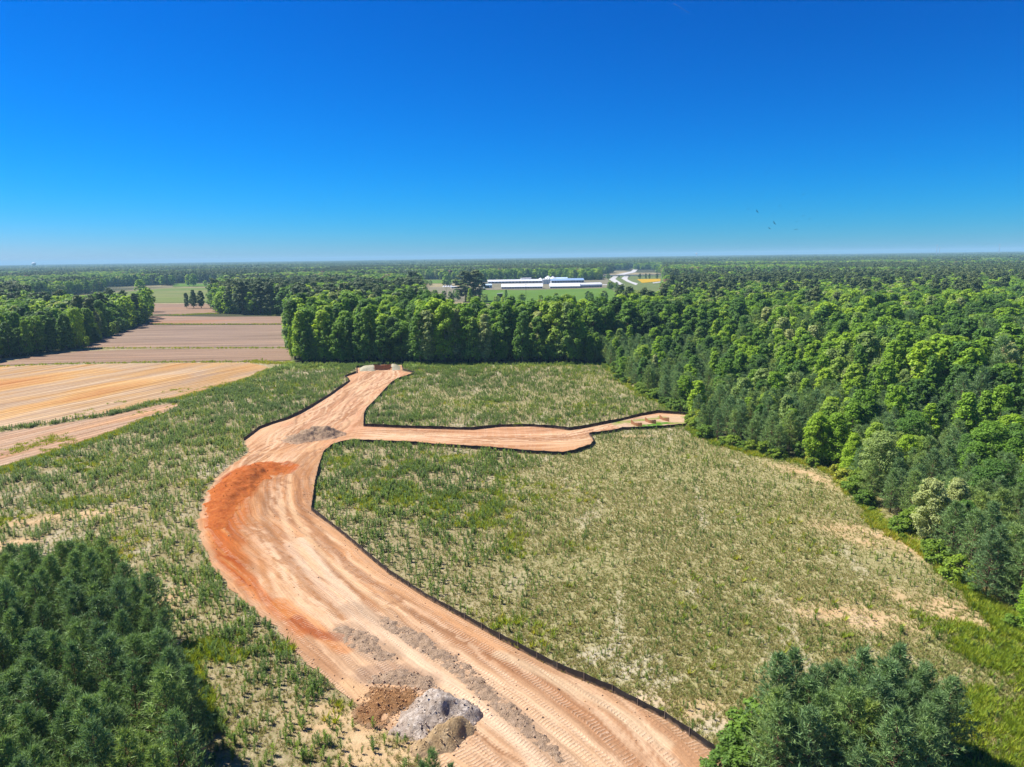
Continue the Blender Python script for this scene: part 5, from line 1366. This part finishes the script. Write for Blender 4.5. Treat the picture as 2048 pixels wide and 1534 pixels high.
long_house((69.7, 1222.65), (125.94, 1230.15), 16, 4.2, 3.4, M_BLUE, M_WALL, 'long blue roofed shed behind the front right greenhouse', 'farm_shed', 12)
long_house((71.65, 1304.49), (103.56, 1305.24), 14, 4.2, 3.0, M_LBLUE, M_WALL, 'pale blue roofed shed beside the silos', 'farm_shed', 6)
long_house((20.22, 1333.01), (38.92, 1336.58), 12, 5.5, 0.8, M_WHITE, M_WHITE, 'white box shaped building behind the back row', 'farm_shed', 3)
long_house((-38.68, 1055.94), (-27.7, 1059.35), 10, 4.6, 1.6, M_LBLUE, M_LBLUE, 'pale blue building at the left end of the greenhouses', 'farm_shed', 3)
def silo(p, r_, h_, label):
    e = obj('grain_silo', None, None, (p[0], p[1], 0.3), label=label, cat='silo', group='silos of the white farm')
    mb = MB(); mb.tube([(0, 0, 0), (0, 0, h_)], r_, 16, False)
    for k_ in range(1, 5): mb.tube([(0, 0, h_ * k_ / 5 - 0.1), (0, 0, h_ * k_ / 5 + 0.1)], r_ * 1.02, 16, False)
    obj('drum', mb.mesh('drum', M_STEEL, True), e)
    mb = MB(); mb.tube([(0, 0, h_ - 0.05), (0, 0, h_ + r_ * 0.6)], [r_ * 1.06, 0.3], 16); obj('roof', mb.mesh('roof', M_WHITE), e)
silo((55.24, 1187.01), 2.4, 7.6, 'leftmost of three steel silos between the greenhouses')
silo((58.9, 1185.7), 2.4, 8.0, 'middle one of three steel silos between the greenhouses')
silo((62.96, 1184.25), 2.4, 8.0, 'rightmost of three steel silos between the greenhouses')
def cone_roof(p, r_, h_, label):
    e = obj('round_pavilion', None, None, (p[0], p[1], 0.3), label=label, cat='building')
    mb = MB(); mb.tube([(0, 0, 0), (0, 0, h_)], r_ * 0.9, 14, False); obj('wall', mb.mesh('wall', M_WALL), e)
    mb = MB(); mb.tube([(0, 0, h_), (0, 0, h_ + r_ * 0.7)], [r_ * 1.1, 0.2], 14); obj('roof', mb.mesh('roof', M_WHITE), e)
cone_roof((53.03, 1272.78), 4.5, 5.0, 'small white cone roofed bin left of the silos')
cone_roof((68.08, 1305.9), 6.5, 6.0, 'large white cone roofed bin behind the silos')
cone_roof((76.98, 1302.38), 6.0, 5.6, 'white cone roofed bin right of the silos')
# small shed
e = obj('field_shed', None, None, (*(-15.2, 797.87), 0.25), 0.0, label='small dark brown shed standing alone in the green field', cat='shed')
mb = MB(); mb.box((3, 2.5, 2.2), (6, 5, 4.4)); obj('wall', mb.mesh('wall', M_SHED), e)
mb = MB(); mb.add([(-0.5, -0.6, 4.45), (6.5, -0.6, 5.2), (6.5, 5.6, 5.2), (-0.5, 5.6, 4.45), (-0.5, -0.6, 4.65), (6.5, -0.6, 5.4), (6.5, 5.6, 5.4), (-0.5, 5.6, 4.65)], quads=[(0, 3, 2, 1), (4, 5, 6, 7), (0, 1, 5, 4), (1, 2, 6, 5), (2, 3, 7, 6), (3, 0, 4, 7)])
obj('roof', mb.mesh('roof', M_GREYROOF), e)
# tents
TP = [(-100.85, 1082.18), (-97.12, 1082.77), (-93.39, 1083.36), (-89.8, 1085.76)]
for k_, p in enumerate(TP):
    e = obj('peaked_tent', None, None, (p[0], p[1], 0.3), label=['leftmost of four white peaked tents on the dirt lot', 'second white peaked tent from the left on the dirt lot', 'third white peaked tent from the left on the dirt lot', 'rightmost of four white peaked tents on the dirt lot'][k_], cat='tent', group='white tents on the dirt lot')
    mb = MB(); mb.tube([(0, 0, 1.9), (0, 0, 2.7), (0, 0, 4.6)], [2.9, 1.6, 0.05], 4); obj('canopy', mb.mesh('canopy', M_WHITE), e)
    for sx_, sy_ in ((1, 0), (-1, 0), (0, 1), (0, -1)):
        mb = MB(); mb.tube([(sx_ * 2.4, sy_ * 2.4, -0.05), (sx_ * 2.4, sy_ * 2.4, 1.95)], 0.06, 4); obj('leg', mb.mesh('leg', M_STEEL), e)
long_house((-88.25, 1071.31), (-80.73, 1075.9), 6, 2.0, 0.8, M_WHITE, M_WHITE, 'low white trailer right of the peaked tents', 'white_trailer', 3)
def utility_pole(p, h_, label):
    e = obj('utility_pole', None, None, (p[0], p[1], 0), label=label, cat='utility pole')
    mb = MB(); mb.tube([(0, 0, 0), (0, 0, h_)], [0.2, 0.13], 6); obj('pole', mb.mesh('pole', M_WOOD), e)
    mb = MB(); mb.box((0, 0, h_ - 0.8), (2.6, 0.14, 0.18)); obj('crossarm', mb.mesh('crossarm', M_WOOD), e)
utility_pole((-78.45, 871.72), 10, 'wooden utility pole on the dirt lot before the tents')
utility_pole((17.31, 815.23), 15, 'slim utility pole in the lawn before the left greenhouse')
# houses among the far trees
def house(p, w, d_, h_, roof, label):
    e = obj('house', None, None, (p[0], p[1], 0), label=label, cat='house')
    mb = MB(); mb.box((0, 0, h_ / 2), (w, d_, h_)); obj('wall', mb.mesh('wall', M_WALL), e)
    mb = MB(); V = [(-w / 2 - 0.6, -d_ / 2 - 0.6, h_ + 0.02), (w / 2 + 0.6, -d_ / 2 - 0.6, h_ + 0.02), (w / 2 + 0.6, d_ / 2 + 0.6, h_ + 0.02), (-w / 2 - 0.6, d_ / 2 + 0.6, h_ + 0.02), (-w / 2 + d_ * 0.3, 0, h_ + d_ * 0.35), (w / 2 - d_ * 0.3, 0, h_ + d_ * 0.35)]
    mb.add(V, [(3, 0, 4), (1, 2, 5)], [(0, 1, 5, 4), (2, 3, 4, 5), (0, 3, 2, 1)]); obj('roof', mb.mesh('roof', roof), e)
    for k_ in range(3):
        mb = MB(); mb.box(((k_ - 1) * w * 0.3, -d_ / 2 - 0.02, h_ * 0.5), (w * 0.12, 0.12, h_ * 0.45)); obj('window', mb.mesh('window', M_DARK), e)
house((*(-211.91, 1500, 14.24)[:2],), 24, 14, 16.5, M_GREYROOF, 'grey roofed house among the trees left of the farm')
house((*(372.07, 1250, 3.44)[:2],), 22, 12, 14, M_GREYROOF, 'grey roofed house peeping out of the right hand woods')
house((*(-83.99, 1700, 10.4)[:2],), 26, 14, 16, M_GREYROOF, 'grey house behind the tall farm pines')

# ------------------------------------------------------------------ highway
M_ASPH = simple('pale highway paving', (0.42, 0.41, 0.40), 0.9, 0.1, 0.1, 0.05)
sheet('highway', [(189.28, 1379.34), (227.07, 1582.83), (236.3, 1578.19), (203.59, 1395.03), (184.61, 1198.49), (177.88, 1114.14), (167.53, 1117.75)], 0.5, M_ASPH, 'left carriageway of the highway below the overpass')
sheet('highway', [(220.63, 1429.87), (248.53, 1572.04), (259.66, 1566.45), (235.36, 1446.95), (219.75, 1342.07), (209.56, 1237.31), (205.66, 1156.75), (190.78, 1089.91), (202.55, 1252.75)], 0.55, M_ASPH, 'right carriageway curving out from under the overpass')
sheet('highway', [(233.48, 1643.69), (345.18, 2057.79), (446.11, 2575.17), (435.93, 2643.93), (521.95, 3062.95), (552.65, 3116.1), (498.01, 2852.33), (490.28, 2721.16), (334.5, 1929.81), (251.51, 1634.26)], 0.6, M_ASPH, 'distant stretch of highway climbing behind the overpass')
sheet('farm_lane', [(146.13, 1139.65), (159.86, 1141.07), (156.57, 1117.53), (143.13, 1116.17)], 0.5, M_ASPH, 'pale lane right of the greenhouses')
sheet('flower_field', [(240.34, 1363.34), (287.23, 1373.88), (259.93, 1242.79), (215.53, 1175.41)], 0.6, mYel, 'patch of bright yellow flowers beside the highway')
sheet('verge', [(201.49, 1616.7), (358.38, 1692.8), (245.43, 1131.5), (169.58, 798.33), (97.82, 722.26), (129.46, 1003.8)], 0.3, mL, 'grass verges around the highway junction')
sheet('farm_lane', [(233.67, 1180.03), (255.24, 1224.4), (248.89, 1185.86), (228.25, 1148.49)], 0.65, M_ASPH, 'short pale lane below the yellow flowers')
pa, pb = np.array((196.84, 1520, 4.16)), np.array((321.81, 1520, 3.97))
e = obj('overpass', None, None, (pa[0], pa[1], 0), math.atan2(pb[1] - pa[1], pb[0] - pa[0]), label='long concrete highway overpass beyond the farm', cat='bridge')
L = math.dist(pa[:2], pb[:2]); hz = pa[2]
mb = MB(); mb.box((L / 2, 5, hz - 0.7), (L, 11, 1.2)); obj('deck', mb.mesh('deck', M_CONC), e)
for s_ in (0, 1):
    mb = MB(); mb.box((L / 2, -0.4 + s_ * 10.8, hz + 0.45), (L, 0.35, 1.0)); obj('parapet', mb.mesh('parapet', M_CONC), e)
for f in (0.14, 0.27, 0.44, 0.6):
    mb = MB()
    for yy in (1.5, 5, 8.5): mb.tube([(L * f, yy, 0), (L * f, yy, hz - 1.3)], 0.7, 8)
    obj('pier', mb.mesh('pier', M_CONC), e)

# ------------------------------------------------------------------ far towers
def water_tower(p, h_, r_, label):
    e = obj('water_tower', None, None, (p[0], p[1], 0), label=label, cat='water tower')
    mb = MB(); mb.tube([(0, 0, 0), (0, 0, h_ - r_)], [r_ * 0.35, r_ * 0.22], 10); obj('stem', mb.mesh('stem', M_WHITE, True), e)
    mb = MB(); zs = np.linspace(0, math.pi, 9); mb.tube([(0, 0, h_ - r_ * 0.7 * (1 + math.cos(a)) + 0.01) for a in zs], [max(0.05, r_ * math.sin(a)) for a in zs], 14); obj('tank', mb.mesh('tank', M_WHITE, True), e)
water_tower((-3435.59, 5200, 38.52), 54, 15, 'white water tower on the left horizon')
water_tower((1678.84, 6500, 33.11), 62, 10, 'small white water tower on the horizon right of centre')
def mast(p, h_, label):
    e = obj('radio_mast', None, None, (p[0], p[1], 0), label=label, cat='mast')
    mb = MB(); mb.tube([(0, 0, 0), (0, 0, h_)], [2.0, 1.2], 4); obj('lattice', mb.mesh('lattice', M_STEEL), e)
    mb = MB(); mb.box((0, 0, h_ - 4), (4.5, 4.5, 3)); obj('antenna', mb.mesh('antenna', M_STEEL), e)
mast((2720.04, 4600, 31.97), 88, 'taller of two close radio masts on the right horizon')
mast((2856.64, 4800, 31.16), 76, 'shorter of two close radio masts on the right horizon')
mast((3118.84, 4600, 32.96), 86, 'single radio mast near the right end of the horizon')

# ------------------------------------------------------------------ birds
M_BIRD = simple('black feathers', (0.015, 0.014, 0.014), 0.8, 0.1, 0.1, 3)
BIRDS = [(130.77, 400, 69.29), (112.12, 330, 63.88), (140.5, 380, 69.38), (148.86, 370, 74.24), (120.11, 330, 58.69), (139.6, 390, 58.32), (153.13, 380, 64.14), (165.08, 400, 63.56), (157.9, 400, 62.13), (153.81, 390, 57.61)]
BT = ['leftmost', 'second from the left, seen end on', 'topmost of the left half', 'highest', 'lower dark one near the middle', 'lowest of the left half', 'upper one of the close right group', 'rightmost', 'left one of the close right group', 'lowest of the right half']
for k_, p in enumerate(BIRDS):
    rr = random.Random(k_)
    e = obj('soaring_bird', None, None, p, rr.uniform(-0.5, 0.5), label='black soaring bird in the sky, %s of the flock' % BT[k_], cat='bird', group='soaring birds above the right woods')
    e.rotation_euler = (rr.uniform(-0.35, 0.1), [-0.3, 0.9, -0.45, -0.3, 1.0, 0.5, -0.4, -0.55, -0.3, -0.15][k_], rr.uniform(-0.6, 0.6))
    mb = MB(); mb.tube([(0, -0.40, 0), (0, -0.28, 0.02), (0, 0, 0), (0, 0.3, 0), (0, 0.5, 0.01)], [0.02, 0.06, 0.10, 0.07, 0.05], 6)
    mb.add([(-0.05, 0.4, 0.01), (0.05, 0.4, 0.01), (0.13, 0.72, 0.0), (-0.13, 0.72, 0.0), (0, 0.55, 0.03)], tris=[(0, 1, 4), (1, 2, 4), (2, 3, 4), (3, 0, 4), (0, 3, 1), (1, 3, 2)])
    obj('body', mb.mesh('body', M_BIRD, True), e)
    for s_ in (-1, 1):
        mb = MB()
        top = [(0.05 * s_, -0.15, 0.03), (0.45 * s_, -0.22, 0.12), (0.9 * s_, -0.10, 0.22), (0.95 * s_, 0.05, 0.22), (0.8 * s_, 0.16, 0.18), (0.4 * s_, 0.2, 0.1), (0.05 * s_, 0.22, 0.02)]
        V = top + [(a, b, c - 0.025) for a, b, c in top]
        tr = [(0, i, i + 1) for i in range(1, 6)] + [(7, 7 + i + 1, 7 + i) for i in range(1, 6)]
        mb.add(V, tr, [(i, (i + 1) % 7, 7 + (i + 1) % 7, 7 + i) for i in range(7)])
        obj('wing', mb.mesh('wing', M_BIRD), e)

# ------------------------------------------------------------------ vapour trail
t = NT('thin ice cloud')
df = t.n('BsdfDiffuse'); df.inputs[0].default_value = (0.55, 0.72, 0.85, 1)
tp = t.n('BsdfTransparent'); mx = t.n('MixShader'); mx.inputs[0].default_value = 0.11
t.l(tp.outputs[0], mx.inputs[1]); t.l(df.outputs[0], mx.inputs[2]); t.l(mx.outputs[0], t.out.inputs[0])
a_, b_ = np.array((4354.52, 20000, 6515.37)), np.array((4779.96, 20000, 6279.25))
mb = MB(); mb.tube([a_ - a_, (b_ - a_) * 0.5, (b_ - a_) * 0.97, b_ - a_], [12, 16, 13, 1], 8)
obj('vapour_trail', mb.mesh('vapour_trail', t.m, True), None, tuple(a_), label='short faint vapour trail at the top of the sky', cat='vapour trail')

# ------------------------------------------------------------------ haze: the air itself
mb = MB(); mb.box((0, 7500, 47.5), (33000, 19000, 97.0))
t = bpy.data.materials.new('haze air'); t.use_nodes = True
tt = t.node_tree; tt.nodes.clear()
o_ = tt.nodes.new('ShaderNodeOutputMaterial'); v_ = tt.nodes.new('ShaderNodeVolumePrincipled')
v_.inputs['Color'].default_value = (0.45, 0.80, 1.0, 1)
v_.inputs['Density'].default_value = 0.000105
v_.inputs['Anisotropy'].default_value = 0.0
tt.links.new(v_.outputs[0], o_.inputs['Volume'])
HZ = mb.mesh('haze', t)
obj('haze', HZ, label='pale blue air fading the far woods', kind='stuff')
